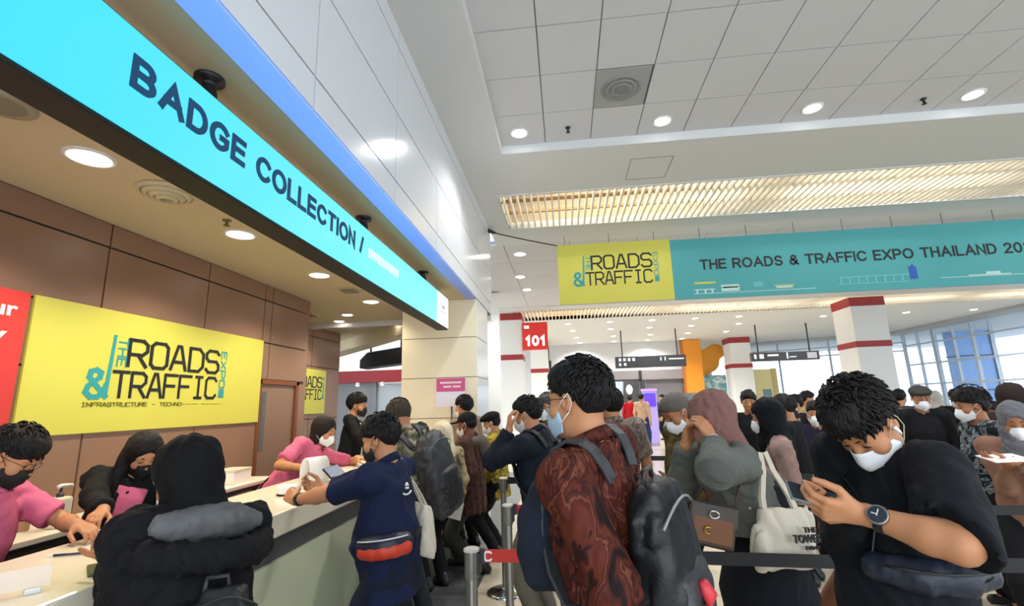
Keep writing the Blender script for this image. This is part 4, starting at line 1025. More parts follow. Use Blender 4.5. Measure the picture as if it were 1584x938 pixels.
# ---- overhead direction signs
def direction_sign(label, x0, x1, y, z0, z1, marks, endbox=None):
    t = thing('direction_sign', label, 'sign', ((x0+x1)/2, y, z0)); c = np.array(t.location)
    b = MB(); b.box((x0, y, z0), (x1, y+0.18, z1)); b.build('panel', mat('sign_charcoal', '#26272c', 0.4), t, bevel=0.01, off=c)
    b = MB()
    for u0, u1, v0, v1 in marks: b.box((x0+(x1-x0)*u0, y-0.006, z0+(z1-z0)*v0), (x0+(x1-x0)*u1, y, z0+(z1-z0)*v1))
    b.build('symbols', mat('sign_marks', '#c9cdd4', 0.5, emit=0.3), t, off=c)
    for x in (x0+0.3, x1-0.3):
        b = MB(); b.tube([(x, y+0.09, z1), (x, y+0.09, zc)], 0.025, 8); b.build('hanger', M['dark'], t, off=c)
    if endbox: b = MB(); b.box((x0+(x1-x0)*endbox[0], y-0.01, z0+0.06), (x0+(x1-x0)*endbox[1], y, z1-0.05)); b.build('lit_panel', mat('sign_grey', '#9a9aa2', 0.4), t, off=c)
mk = []
for i in range(4): mk += [(0.05+0.065*i, 0.085+0.065*i, 0.60, 0.85)]
mk += [(0.05, 0.08, 0.2, 0.42), (0.12, 0.155, 0.2, 0.42), (0.64, 0.655, 0.55, 0.85), (0.70, 0.715, 0.55, 0.85), (0.76, 0.97, 0.62, 0.72)]
direction_sign('long dark overhead sign with white pictograms above the far shop', 2.05, 4.83, 20, 2.87, 3.33, mk)
direction_sign('long dark overhead sign between the two right banded pillars', 7.33, 9.86, 20, 2.95, 3.29, [(0.04, 0.07, 0.3, 0.8), (0.12, 0.18, 0.3, 0.8), (0.24, 0.4, 0.55, 0.75), (0.52, 0.54, 0.2, 0.9), (0.56, 0.66, 0.35, 0.45)], (0.82, 0.96))
# red 101 sign
t = thing('projecting_sign', 'red square sign reading 101 fixed to a banded pillar', 'sign', (-0.87, 14.9, 3.2)); c = np.array(t.location)
b = MB(); b.box((-1.26, 14.9, 3.21), (-0.48, 15.15, 4.06)); b.build('box', mat('sign_red', '#cf2a22', 0.4, emit=0.2), t, bevel=0.012, off=c)
lit = mat('sign_white', '#ffffff', 0.4, emit=0.6)
sans_text('lettering', '101', lit, t, (-1.17, 14.9, 3.32), (0.62, 0, 0), (0, 0, 0.33), weight=0.24, gap=0.36, thick=0.008)
b = MB(); b.box((-1.20, 14.89, 3.87), (-1.05, 14.9, 3.96)); b.build('symbol', lit, t, off=c)
for z in (3.4, 3.9): b = MB(); b.box((-1.3, 15.0, z-0.03), (-1.25, 15.08, z+0.03)); b.build('wall_bracket', M['steel'], t, off=c)

# ------------------------------------------------------------------ lights in the ceilings
def downlight(label, x, y, z, r, lens, group, power=0, color=(1, 1, 1), spot=2.3, deep=True):
    t = thing('downlight', label, 'ceiling light', (x, y, z), 0, group)
    b = MB(); b.lathe([(r+0.02, 0.0), (r+0.02, -0.008), (r, -0.010), (r-0.004, 0.0)], n=28); b.build('trim_ring', M['white'], t)
    b = MB(); b.lathe([(r-0.005, -0.004), (r-0.02, -0.012), (0.002, -0.015)], n=28); b.build('lens', lens, t)
    if power: lamp('lamp', 'SPOT', (0, 0, -0.03), power, color, r*0.8, parent=t, direction=(0, 0, -1), spot=spot)
    return t
words = ['first', 'second', 'third', 'fourth', 'fifth', 'sixth', 'seventh', 'eighth']
for i, x in enumerate((-0.37, 1.16, 2.67, 4.19)):
    downlight('bright round downlight in the tiled ceiling, '+words[i]+' from the left', x, 4.80, 4.5, 0.085, M['lens_cool'], 'downlights in the tiled ceiling', 110, (1, 0.98, 0.95))
for i, y in enumerate((2.16, 3.41, 4.68, 6.06)):
    downlight('warm round downlight above the counter, '+words[i]+' along from the camera', -2.52, y, zs_, 0.10, M['lens'], 'downlights over the counter', 78, (1, 0.86, 0.66))
for i, (x, y) in enumerate(((-3.22, 6.87), (-3.59, 7.37), (-3.82, 7.9), (-3.1, 8.3), (-2.75, 7.7), (-4.4, 8.9))):
    downlight('small warm downlight over the passage behind the brown wall, '+words[i]+' along', x, y, zs_, 0.08, M['lens'], 'downlights over the passage', 60 if i in (1, 3) else 0, (1, 0.86, 0.66))
k = 0
for y, xs in ((8.9, (-0.75,)), (10.6, (-0.9,)), (11.9, (-0.85, 1.6)), (17.6, (0.2, 1.7, 3.2, 4.7, 6.2)), (19.4, (0.4, 1.9, 3.4, 5.0, 6.8)), (21.6, (0.6, 2.2, 3.8, 5.4, 7.0)), (23.6, (0.8, 2.4, 4.0, 5.6)), (18.4, (9.4, 12.2, 14.4))):
    for j, x in enumerate(xs):
        t = thing('downlight', 'small round light in the far ceiling '+('left of the yellow banner panel' if y < 13 else 'past the banner'), 'ceiling light', (x, y, 4.42 if y < 14 else zc), 0, 'lights in the far ceiling '+('left of the banner' if y < 13 else 'past the banner'))
        b = MB(); b.lathe([(0.13, 0.0), (0.13, -0.01), (0.11, -0.014)], n=18); b.build('trim_ring', M['white'], t); b = MB(); b.lathe([(0.108, -0.006), (0.1, -0.018), (0.002, -0.02)], n=18); b.build('lens', M['lens'], t)
        k += 1
        if k % 2 == 0: lamp('lamp', 'SPOT', (0, 0, -0.04), 300, (1, 0.96, 0.9), 0.1, parent=t, direction=(0, 0, -1), spot=2.6)
# square air diffuser set in the tile grid
t = thing('air_diffuser', 'grey square air diffuser set in the white tiled ceiling', 'air vent', (0.66, 4.17, 4.5)); 
b = MB(); b.box((-0.245, -0.283, -0.006), (0.245, 0.283, 0.004)); b.build('plate', mat('vent_grey', '#a4a6a8', 0.55), t)
for r, z in ((0.19, -0.006), (0.145, -0.012), (0.10, -0.018)):
    b = MB(); b.lathe([(r, z), (r, z-0.006), (r-0.02, z-0.012), (r-0.028, z-0.004)], n=32); b.build('louvre_ring', mat('vent_ring', '#8f9193', 0.5), t)
b = MB(); b.lathe([(0.06, -0.018), (0.05, -0.03), (0.01, -0.034)], n=20); b.build('core', mat('vent_core', '#7c7f82', 0.5), t)
for i, (x, y) in enumerate(((0.16, 4.77), (3.73, 4.80))):
    t = thing('sprinkler', 'small black sprinkler head in the tiled ceiling, '+('near the left edge' if i == 0 else 'towards the right'), 'sprinkler', (x, y, 4.5), 0, 'ceiling sprinklers')
    b = MB(); b.lathe([(0.028, 0), (0.026, -0.012), (0.012, -0.02), (0.010, -0.05), (0.022, -0.055), (0.022, -0.06)], n=14); b.build('head', M['black'], t)
# counter soffit fittings
t = thing('round_air_vent', 'round louvred air vent in the counter ceiling', 'air vent', (-2.46, 2.62, zs_))
for i, (r, z) in enumerate(((0.17, -0.004), (0.135, -0.02), (0.10, -0.034), (0.065, -0.046))):
    b = MB(); b.lathe([(r, z), (r-0.012, z-0.016), (r-0.03, z-0.018), (r-0.026, z+0.002)], n=30); b.build('ring', mat('vent_cream', '#c7bd9f', 0.5), t)
b = MB(); b.lathe([(0.15, -0.001), (0.15, -0.003)], n=30); b.build('throat', M['seam'], t)
t = thing('ceiling_speaker', 'round grey speaker grille in the counter ceiling at the left edge', 'speaker', (-2.45, 1.68, zs_))
b = MB(); b.lathe([(0.125, 0), (0.125, -0.008), (0.11, -0.012)], n=30); b.build('rim', mat('speaker_rim', '#9d9683', 0.5), t); b = MB(); b.lathe([(0.108, -0.010), (0.05, -0.016), (0.002, -0.017)], n=30); b.build('mesh', mat('speaker_mesh', '#857f70', 0.7), t)
t = thing('sprinkler', 'tiny sprinkler head between round vent and downlight above the counter', 'sprinkler', (-2.42, 3.12, zs_)); b = MB(); b.lathe([(0.032, 0), (0.03, -0.006), (0.010, -0.010), (0.009, -0.035), (0.024, -0.04), (0.024, -0.043)], n=14); b.build('head', mat('brass_dull', '#7a6c4c', 0.4, metal=0.6), t)
for i, (x, y) in enumerate(((-2.15, 4.74), (-2.5, 5.36), (-3.75, 6.73))):
    t = thing('ceiling_vent', 'small square vent plate in the counter ceiling, '+('nearest the lit sign', 'between two downlights', 'past the brown wall corner')[i], 'air vent', (x, y, zs_), 0, 'small vents over the counter')
    b = MB(); b.box((-0.12, -0.12, -0.012), (0.12, 0.12, 0)); b.build('plate', mat('vent_cream', '#c7bd9f', 0.5), t, bevel=0.004); b = MB(); b.box((-0.08, -0.08, -0.03), (0.08, 0.08, -0.012)); b.build('core', mat('vent_shadow', '#8a8068', 0.6), t)

# ------------------------------------------------------------------ lit counter sign
t = thing('lit_sign', 'long glowing cyan hanging sign reading BADGE COLLECTION over the counter', 'sign', (-1.43, 3.2, 2.48)); c = np.array(t.location)
b = MB(); b.box((-1.50, 0.2, 2.48), (-1.366, 5.62, 2.86)); b.build('casing', mat('casing_black', '#050506', 0.6), t, bevel=0.004, off=c)
def cyan():
    m, N, L, P = nodes('sign_cyan'); tc = N.new('ShaderNodeTexCoord'); sx = N.new('ShaderNodeSeparateXYZ'); L.new(tc.outputs['Object'], sx.inputs[0])
    mr = N.new('ShaderNodeMapRange'); mr.inputs['From Min'].default_value = -3; mr.inputs['From Max'].default_value = 0.5; L.new(sx.outputs['Y'], mr.inputs['Value'])
    r = N.new('ShaderNodeValToRGB'); r.color_ramp.elements[0].color = hexc('#16d3f2'); r.color_ramp.elements[1].color = hexc('#7ceef2'); L.new(mr.outputs[0], r.inputs['Fac'])
    P.inputs['Base Color'].default_value = (0.02, 0.05, 0.06, 1); L.new(r.outputs['Color'], P.inputs['Emission Color']); P.inputs['Emission Strength'].default_value = 0.80; P.inputs['Roughness'].default_value = 0.25; return m
b = MB(); b.box((-1.3665, 0.25, 2.495), (-1.36, 5.09, 2.85)); b.build('lit_face', cyan(), t, off=c)
b = MB(); b.box((-1.3665, 5.09, 2.495), (-1.36, 5.60, 2.85)); b.box((-1.49, 5.60, 2.495), (-1.37, 5.625, 2.85)); b.build('white_end', mat('sign_end_white', '#f4f6f6', 0.4, emit=0.6), t, off=c)
sans_text('lettering', 'BADGE COLLECTION /', mat('sign_navy', '#12486a', 0.5), t, (-1.36, 1.25, 2.645), (0, 1.85, 0), (0, 0, 0.12), weight=0.20, gap=0.30)
pale = mat('sign_pale_marks', '#c9fbff', 0.4, emit=0.9); b = MB(); y = 3.2
rng = random.Random(4)
while y < 3.8:
    wv = rng.uniform(0.02, 0.035); b.box((-1.3605, y, 2.655), (-1.358, y+0.008, 2.725)); b.box((-1.3605, y, 2.715), (-1.358, y+wv, 2.725)); b.box((-1.3605, y+wv-0.008, 2.655+rng.uniform(0, .02)), (-1.358, y+wv, 2.725)); y += wv+0.018
b.build('pale_lettering', pale, t, off=c)
b = MB(); b.box((-1.3605, 5.26, 2.66), (-1.358, 5.27, 2.76)); b.tube([(-1.3585, 5.3+0.03*k, 2.68+0.05*(k % 2)) for k in range(5)], 0.004, 6); b.box((-1.3605, 5.25, 2.64), (-1.358, 5.47, 2.65)); b.build('small_emblem', mat('emblem_grey', '#9a9a9a', 0.5), t, off=c)
for y in (0.55, 1.66, 3.25, 4.78):
    b = MB(); b.lathe([(0.058, zs_-2.48), (0.058, zs_-2.48-0.018), (0.03, zs_-2.48-0.022), (0.026, 0.46), (0.034, 0.43), (0.034, 0.375)], c=(0.0, y-3.2, 0), n=18); b.build('bracket', M['black'], t)
# fascia lower lip: reflected blue light painted as colour and emission, fading along it
t = thing('painted_lip_glow', 'lower lip of the white fascia with reflected blue glow painted on', 'painted glow', (-1.19, 2.0, 2.98)); c = np.array(t.location)
def painted_lip_mat():
    m, N, L, P = nodes('lip_painted_blue'); tc = N.new('ShaderNodeTexCoord'); sx = N.new('ShaderNodeSeparateXYZ'); L.new(tc.outputs['Object'], sx.inputs[0])
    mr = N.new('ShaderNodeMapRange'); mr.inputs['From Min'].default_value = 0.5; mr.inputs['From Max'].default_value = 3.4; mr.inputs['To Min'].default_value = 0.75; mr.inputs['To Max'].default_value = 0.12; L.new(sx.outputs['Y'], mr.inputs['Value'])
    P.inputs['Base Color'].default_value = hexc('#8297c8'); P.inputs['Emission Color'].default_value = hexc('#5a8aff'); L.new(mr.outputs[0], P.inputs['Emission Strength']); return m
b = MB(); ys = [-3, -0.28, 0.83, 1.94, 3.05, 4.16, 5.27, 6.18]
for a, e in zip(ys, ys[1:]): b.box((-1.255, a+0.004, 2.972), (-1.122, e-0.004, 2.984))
b.build('strip', painted_lip_mat(), t, off=c)

# ------------------------------------------------------------------ wall signs
def logo(parent, O, U, V, m1, m2, tag_line=True):
    """O + U*u + V*v with u, v in 0..1 over the logo rectangle; nothing but strokes"""
    O, U, V = [np.array(q, float) for q in (O, U, V)]; P = lambda u, v: O+U*u+V*v
    stroke_text('lettering', 'ROADS', m1, parent, P(0.225, 0.56), U*0.695, V*0.40, weight=0.19, gap=0.26)
    stroke_text('lettering', 'TRAFFIC', m1, parent, P(0.15, 0.09), U*0.765, V*0.37, weight=0.19, gap=0.22)
    stroke_text('ampersand', '&', m2, parent, P(0.01, 0.09), U*0.11, V*0.38, weight=0.26)
    nn = nrm(np.cross(U, V)); off = np.array(parent.location)
    b = MB(); b.prism([P(0.105, 0.12)-off, P(0.128, 0.12)-off, P(0.142, 1.0)-off, P(0.125, 1.0)-off], nn*0.004); b.build('stroke', m2, parent)
    stroke_text('side_lettering', 'THE', m2, parent, P(0.160, 0.96), -V*0.42, U*0.052, weight=0.2)
    stroke_text('side_lettering', 'EXPO', m2, parent, P(0.945, 0.97), -V*0.68, U*0.05, weight=0.2)
    b = MB(); b.prism([P(0.945, 0.10)-off, P(0.995, 0.10)-off, P(0.995, 0.26)-off, P(0.945, 0.26)-off], nn*0.004); b.build('small_block', m2, parent)
    if tag_line: stroke_text('tag_line', 'INFRASTRUCTURE - TECHNO----- -------', mat('print_olive', '#6d6a22', 0.5), parent, P(0.0, -0.045), U*0.985, V*0.055, weight=0.2, gap=0.3)
t = thing('wall_sign', 'large yellow sign with road show lettering on the brown wall', 'sign', (-3.262, 3.77, 1.48)); c = np.array(t.location)
b = MB(); b.box((-3.27, 2.60, 1.48), (-3.25, 4.93, 2.345)); b.build('panel', M['yellow'], t, bevel=0.003, off=c)
logo(t, (-3.25, 2.99, 1.68), (0, 1.38, 0), (0, 0, 0.49), M['ink'], M['tealink'])
t = thing('wall_sign', 'red notice panel with white words at the left edge', 'sign', (-3.2, 2.2, 1.5)); c = np.array(t.location)
b = MB(); b.box((-3.235, 1.55, 1.50), (-3.215, 2.545, 2.34)); b.build('panel', mat('notice_red', '#cf3a35', 0.45), t, bevel=0.003, off=c)
b = MB(); b.box((-3.216, 1.6, 1.545), (-3.2125, 2.43, 1.93)); b.build('white_field', mat('notice_white', '#dfe6f2', 0.5), t, off=c)
text_mesh('lettering', 'your', M['paper'], t, (-3.215, 2.20, 2.155), (0, 0.285, 0), (0, 0, 0.09), bold=0.02); text_mesh('lettering', 'ly', M['paper'], t, (-3.215, 2.33, 2.0), (0, 0.12, 0), (0, 0, 0.12), bold=0.02)
t = thing('wall_sign', 'smaller yellow sign with partly hidden lettering past the brown wall', 'sign', (-4.19, 7.5, 1.5)); c = np.array(t.location)
b = MB(); b.box((-4.2, 6.75, 1.52), (-4.18, 8.18, 2.25)); b.build('panel', M['yellow'], t, bevel=0.003, off=c)
logo(t, (-4.18, 6.98, 1.72), (0, 1.15, 0), (0, 0, 0.42), M['ink'], M['tealink'], False)

# ------------------------------------------------------------------ hanging banner
t = thing('banner', 'long teal banner with yellow end panel hung across the hall', 'banner', (4.5, 8.0, 3.2)); c = np.array(t.location)
b = MB(); b.box((1.85, 8.0, 3.19), (10.5, 8.03, 4.215)); b.build('teal_cloth', M['teal'], t, off=c)
b = MB(); b.box((-0.03, 7.995, 3.20), (1.85, 8.03, 4.235)); b.build('yellow_panel', M['yellow'], t, off=c)
logo(t, (0.22, 7.995, 3.46), (1.42, 0, 0), (0, 0, 0.57), M['ink'], M['tealink'], False)
sans_text('lettering', 'THE ROADS & TRAFFIC EXPO THAILAND 2022', M['ink'], t, (2.30, 8.0, 3.67), (5.12, 0, 0), (0, 0, 0.175), weight=0.18, gap=0.27)
# city line drawing along the lower edge
pw = mat('print_pale', '#b9d9d6', 0.5); py_ = mat('print_lime', '#c7c95a', 0.5); pb = mat('print_blue', '#2456b8', 0.5); pt = mat('print_teal_light', '#63b9bb', 0.5)
def fl(name, rects, m):
    for x0, x1, z0, z1 in rects: b = MB(); b.box((x0, 7.994, z0), (x1, 8.0, z1)); b.build(name, m, t, off=c)
fl('printed_road', [(2.15, 4.05, 3.265, 3.275), (5.9, 8.6, 3.33, 3.34)], pw)
fl('printed_building', [(2.17, 2.50, 3.33, 3.345), (2.20, 2.23, 3.275, 3.33), (2.33, 2.36, 3.275, 3.33), (2.44, 2.47, 3.275, 3.33), (2.6, 2.88, 3.29, 3.40), (3.45, 3.7, 3.30, 3.34), (6.55, 6.75, 3.36, 3.40), (6.3, 6.9, 3.345, 3.36)], pw)
fl('printed_tram', [(2.18, 2.52, 3.43, 3.465), (3.42, 3.72, 3.335, 3.355), (2.62, 2.86, 3.345, 3.365)], py_)
fl('printed_bridge', [(4.4, 5.45, 3.41, 3.43), (4.38, 5.45, 3.30, 3.315)]+[(4.42+0.13*i, 4.45+0.13*i, 3.315, 3.41) for i in range(8)]+[(3.1, 3.25, 3.34, 3.42), (7.2, 7.5, 3.38, 3.5)], pt)
fl('printed_tower', [(5.46, 5.57, 3.34, 3.54), (5.5, 5.54, 3.54, 3.57)], pb)
b = MB()
for i in range(14): x = 0.1+i*0.75; b.tube([(x, 8.015, 4.20), (x, 8.015, 4.42)], 0.004, 5)
b.build('hanging_wires', M['black'], t, off=c)
t = thing('guy_rope', 'black rope tying the banner corner to the white fascia', 'rope', (-1.1, 7.5, 4.3)); c = np.array(t.location)
b = MB(); b.tube([(-1.112, 7.35, 4.33), (-0.85, 7.55, 4.315), (-0.5, 7.75, 4.28), (-0.03, 8.0, 4.235)], 0.010, 8); b.build('rope', M['black'], t, off=c)
b = MB(); b.tube([(-1.125, 7.30, 4.34), (-1.06, 7.38, 4.33), (-1.0, 7.42, 4.325)], [0.035, 0.03, 0.014], 10); b.build('cleat', M['black'], t, off=c)

# ------------------------------------------------------------------ counter
t = thing('counter', 'long cream topped registration counter with pale green front', 'counter', (-1.9, 3.4, 0)); c = np.array(t.location)
top_m = mat('counter_top', '#ece3cd', 0.22, spec=0.5)
b = MB(); b.box((-2.22, -1.0, 0.925), (-1.58, 6.19, 1.05)); b.build('worktop', top_m, t, bevel=0.012, off=c)
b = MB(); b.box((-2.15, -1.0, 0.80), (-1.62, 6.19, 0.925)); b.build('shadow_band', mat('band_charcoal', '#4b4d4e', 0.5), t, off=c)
b = MB(); b.box((-2.05, -1.0, 0.10), (-1.60, 6.19, 0.80)); b.build('front_panel', mat('front_green', '#c3cbab', 0.18, var=0.06, vscale=1.2), t, off=c)
b = MB(); b.box((-2.05, -1.0, 0.0), (-1.57, 6.19, 0.10)); b.build('plinth', mat('plinth_white', '#dfe2e4', 0.4), t, bevel=0.004, off=c)
t = thing('back_desk', 'narrow pale desk along the brown wall behind the counter', 'desk', (-3.05, 3.4, 0)); c = np.array(t.location)
b = MB(); b.box((-3.26, -1.0, 0.93), (-2.86, 4.72, 0.965)); b.build('desk_top', mat('desk_white', '#e6dfcf', 0.3), t, bevel=0.006, off=c)
b = MB(); b.box((-2.88, -1.0, 0.90), (-2.865, 4.72, 0.93)); b.build('edge_strip', M['dark'], t, off=c)
for y in (0.6, 1.9, 3.2, 4.5):
    b = MB(); b.box((-2.95, y-0.02, 0), (-2.91, y+0.02, 0.93)); b.build('leg', M['dark'], t, off=c)
# ------------------------------------------------------------------ people
HB = hair_mat('hair_black', '#0d0b0c'); HD = hair_mat('hair_dark_brown', '#1a1210'); HG = hair_mat('hair_grey', '#4b4844')
MW = mat('mask_white', '#e9ebee', 0.7, bump=0.05, bscale=90); MBk = mat('mask_black', '#101114', 0.7); MBl = mat('mask_blue', '#a9c6dc', 0.7); STR = mat('strap_cream', '#d8cba0', 0.6)
PINK = fabric('polo_pink', '#d46a8c'); NAVY = fabric('cloth_navy', '#16203f'); BLK = fabric('cloth_black', '#0e0f13', 0.2); INK = fabric('cloth_ink', '#121a26', 0.2)
DEN = fabric('denim_dark', '#1a1f2e', 0.25); GRY = fabric('cloth_grey', '#5c5d5a'); WSH = fabric('shirt_white', '#dcdde0')
def hand_pt(*p): return np.array(p, float)
short = lambda m=HB, **k: dict(style='short', mat=m, **k)

# --- staff behind the counter
g1 = person('person in pink polo with glasses and black mask at the far left edge', at(22, 705, 2.02), (-2.62, 1.96), (0.75, 0.4), (0.72, 0.25, -0.55), s=0.97, girth=0.95, skin_tone='light',
    L=dict(w=(-2.22, 2.10, 1.12), e=(-2.5, 2.35, 1.05), f=(0.8, -0.2, -0.1), n=(0, 0, -1)),
    top=dict(mat=PINK, sleeve='short', name='polo_shirt'), bottom=dict(mat=BLK), hair=short(HB, line=0.040, thick=0.02), mask=dict(kind='pleat', mat=MBk, strap=MBk), glasses=True, seed=1, female=True)
g2 = person('person with long black hair and black jacket over pink shirt behind the counter', at(222, 703, 2.72), (-2.66, 2.66), (0.65, -0.6), (0.75, -0.45, -0.55), s=0.95, girth=0.95, skin_tone='light',
    R=dict(w=(-2.20, 2.22, 1.12), e=(-2.66, 2.25, 1.1), f=(0.4, -0.75, -0.1), n=(0, 0, -1), curl=35), L=dict(w=(-2.05, 2.62, 1.12), e=(-2.3, 2.95, 1.15), f=(0.8, -0.4, -0.1), n=(0, 0, -1), curl=35),
    top=dict(mat=BLK, sleeve='long', name='jacket', front=PINK, front_name='polo_shirt', front_w=0.08, wr=0.008, infl=0.024, arm=0.018), bottom=dict(mat=BLK), hair=dict(style='long', mat=HB), mask=dict(kind='pleat', mat=MBk, strap=MBk), seed=2, female=True)
g3 = person('person with black bob, white mask and pink polo leaning over the counter', at(501, 667, 4.42), (-2.64, 4.35), (0.9, -0.25), (0.9, 0.0, -0.35), s=1.0, girth=0.95, skin_tone='light',
    R=dict(w=(-2.18, 3.95, 1.13), e=(-2.55, 3.8, 1.0), f=(0.9, 0.1, -0.1), n=(0, 0, -1)), L=dict(w=(-2.0, 4.6, 1.13), e=(-2.35, 4.9, 1.05), f=(0.9, -0.3, 0), n=(0, 0, -1)),
    top=dict(mat=PINK, sleeve='short', name='polo_shirt'), bottom=dict(mat=BLK), hair=dict(style='bob', mat=HD, low=-0.16), mask=dict(kind='fold', mat=MW), seed=3, female=True)
g4 = person('tall person in black suit with black mask standing behind the pink staff', at(553, 628, 5.72), (-2.55, 5.6), (0.9, 0.15), (0.95, 0.1, -0.12), s=1.06, skin_tone='light',
    R=dict(w=(-2.1, 5.25, 1.12), e=(-2.5, 5.15, 1.1), f=(0.8, 0, -0.1), n=(0, 0, -1)), L=dict(w=(-1.9, 5.7, 1.12), e=(-2.3, 5.95, 1.2), f=(0.8, -0.3, 0), n=(0, 0, -1)),
    top=dict(mat=BLK, sleeve='long', name='suit_jacket', front=WSH, front_name='shirt', front_w=0.06, front_p=[0.1, 0.5, 1.0], collar_mat=WSH), bottom=dict(mat=BLK), hair=short(HB, top=0.02, thick=0.018), mask=dict(kind='pleat', mat=MBk, strap=MBk), seed=4)
g5 = person('person in pink polo half hidden behind the camouflage jacket', at(604, 655, 6.7), (-2.48, 6.8), (0.55, -0.7), (0.5, -0.8, -0.4), s=0.95, skin_tone='light',
    top=dict(mat=PINK, sleeve='short', name='polo_shirt'), bottom=dict(mat=BLK), hair=dict(style='bob', mat=HB), mask=dict(kind='fold', mat=MW), seed=5, female=True, hands='')

# --- visitors at the counter
g6 = person('person in black headscarf and black hooded jacket bent over the near counter end', at(287, 737, 1.60), (-1.13, 1.47), (-0.86, 0.5), (-1.0, -0.02, -0.45), s=0.95, girth=1.05, skin_tone='tan', detail=1.2, tilt=0.15,
    L=dict(w=(-1.575, 1.64, 1.118), e=(-1.1, 1.3, 0.8), f=(-0.85, 0.5, -0.02), n=(0.1, 0.1, 1.0), curl=26, thumb=0.1), R=dict(w=(-1.52, 2.0, 1.12), e=(-1.2, 2.1, 1.05), f=(-0.9, -0.2, -0.1), n=(0, 0, -1)),
    top=dict(mat=BLK, sleeve='long', name='jacket', infl=0.03, arm=0.022, hem=-0.3, flare=0.03, wr=0.010, collar=False), bottom=dict(kind='skirt', mat=BLK), hair=dict(style='hijab', mat=fabric('scarf_black', '#08090c', 0.2), drop=0.48, wr=0.007), mask=dict(kind='fold', mat=MW), seed=6, female=True, hands='LR')
# grey lined hood lying on the shoulders, black rim round it
f = Field(); f.ell(g6.tp((0, -0.09, 0.47)), (0.165, 0.115, 0.06), g6.RT, k=0.03)
for sx in (-1, 1): f.rc(g6.tp((sx*0.12, -0.06, 0.49)), g6.tp((sx*0.085, 0.09, 0.46)), 0.035, 0.022, k=0.03)
f.disp(wrinkles(0.007, 16, 2)); hd_ = mesh_part('hood', f.mesh(0.008), fabric('hood_grey', '#5d5f61', 0.2), g6.root); hd_['label'] = 'grey lined hood'
f = Field(); pts = [g6.tp((0.185*math.sin(q), -0.05-0.135*math.cos(q), 0.355+0.09*(q/1.9)**2)) for q in np.linspace(-1.9, 1.9, 11)]
for a, e in zip(pts, pts[1:]): f.rc(a, e, 0.040, 0.040, k=0.03)
f.disp(wrinkles(0.008, 16, 3)); mesh_part('hood_rim', f.mesh(0.008), BLK, g6.root)
backpack(g6, 'flat black backpack on the person in the black headscarf', mat('nylon_black', '#15171a', 0.5, bump=0.2), size=(0.12, 0.035, 0.20), z=0.06, back=0.150, strap=False, m2=mat('nylon_charcoal', '#24262a', 0.5), trim=mat('zip_dark', '#222326', 0.5))

CAMO = pattern('camouflage', [(0.0, '#16170f'), (0.42, '#23261a'), (0.47, '#4c4f3a'), (0.54, '#6f6c55'), (0.60, '#b3ab93'), (0.68, '#2b2c20')], 9, 'noise', 0.6)
for_ = g7 = person('person in navy polo with cream tote leaning on the counter', at(588, 680, 2.62), (-0.93, 2.62), (-0.96, 0.16), (-0.9, 0.0, -0.28), s=0.95, girth=1.06, belly=0.06, skin_tone='light', detail=1.2,
    L=dict(w=(-1.50, 2.62, 1.115), e=(-1.15, 2.25, 1.10), f=(-0.75, 0.5, 0.25), n=(0.5, 0.6, -0.5), curl=42, thumb=0.6), R=dict(w=(-1.5, 2.88, 1.12), e=(-1.1, 3.1, 1.05), f=(-0.8, -0.3, 0.2), n=(0, -0.6, 0.6), curl=40),
    top=dict(mat=NAVY, sleeve='short', name='polo_shirt', loose=0.03, hem=-0.14, wr=0.008, infl=0.018), bottom=dict(mat=DEN), hair=short(HB, thick=0.018, top=0.016), mask=dict(kind='pleat', mat=MBk, strap=MBk), seed=7)
b = MB(); d = nrm(g7.arms['L']['W']-g7.arms['L']['E']); b.tube([g7.arms['L']['W']-d*0.045, g7.arms['L']['W']-d*0.022], 0.034, 14); b.build('wristband', M['black'], g7.root)
b = MB(); bk = lambda x, y, z: g7.tp((x, y, z))
yb = -0.150
b.tube([bk(-0.055+0.045*math.sin(q), yb, 0.385-0.018*math.cos(q)) for q in np.linspace(-1.2, 1.2, 9)], 0.0045, 6); b.tube([bk(-0.055, yb, 0.395), bk(-0.055, yb, 0.405)], 0.010, 8); b.tube([bk(-0.055, yb, 0.412), bk(-0.055, yb, 0.428)], [0.012, 0.004], 8)
b.build('back_emblem', M['paper'], g7.root)

g8 = person('person in camouflage jacket bending over the counter under a big backpack', at(617, 645, 3.72), (-1.14, 3.80), (-0.9, 0.35), (-0.75, 0.5, -0.6), s=1.0, girth=1.08, skin_tone='tan',
    L=dict(w=(-1.5, 3.80, 1.11), e=(-1.25, 3.45, 1.1), f=(-0.9, 0.3, 0), n=(0, 0, -1)), R=dict(w=(-1.5, 4.15, 1.11), e=(-1.1, 4.3, 1.1), f=(-0.9, 0, 0), n=(0, 0, -1)),
    top=dict(mat=CAMO, sleeve='long', name='jacket', infl=0.025, arm=0.018, wr=0.009), bottom=dict(mat=fabric('trouser_charcoal', '#26282c')), hair=short(hair_mat('hair_brown_grey', '#3a3128'), thick=0.012), mask=dict(kind='pleat', mat=MBk, strap=MBk), seed=8)
backpack(g8, 'large charcoal backpack worn over the camouflage jacket', mat('nylon_slate', '#35363a', 0.5, bump=0.2), size=(0.165, 0.10, 0.30), z=0.22, back=0.135, m2=mat('nylon_charcoal', '#24262a', 0.5))

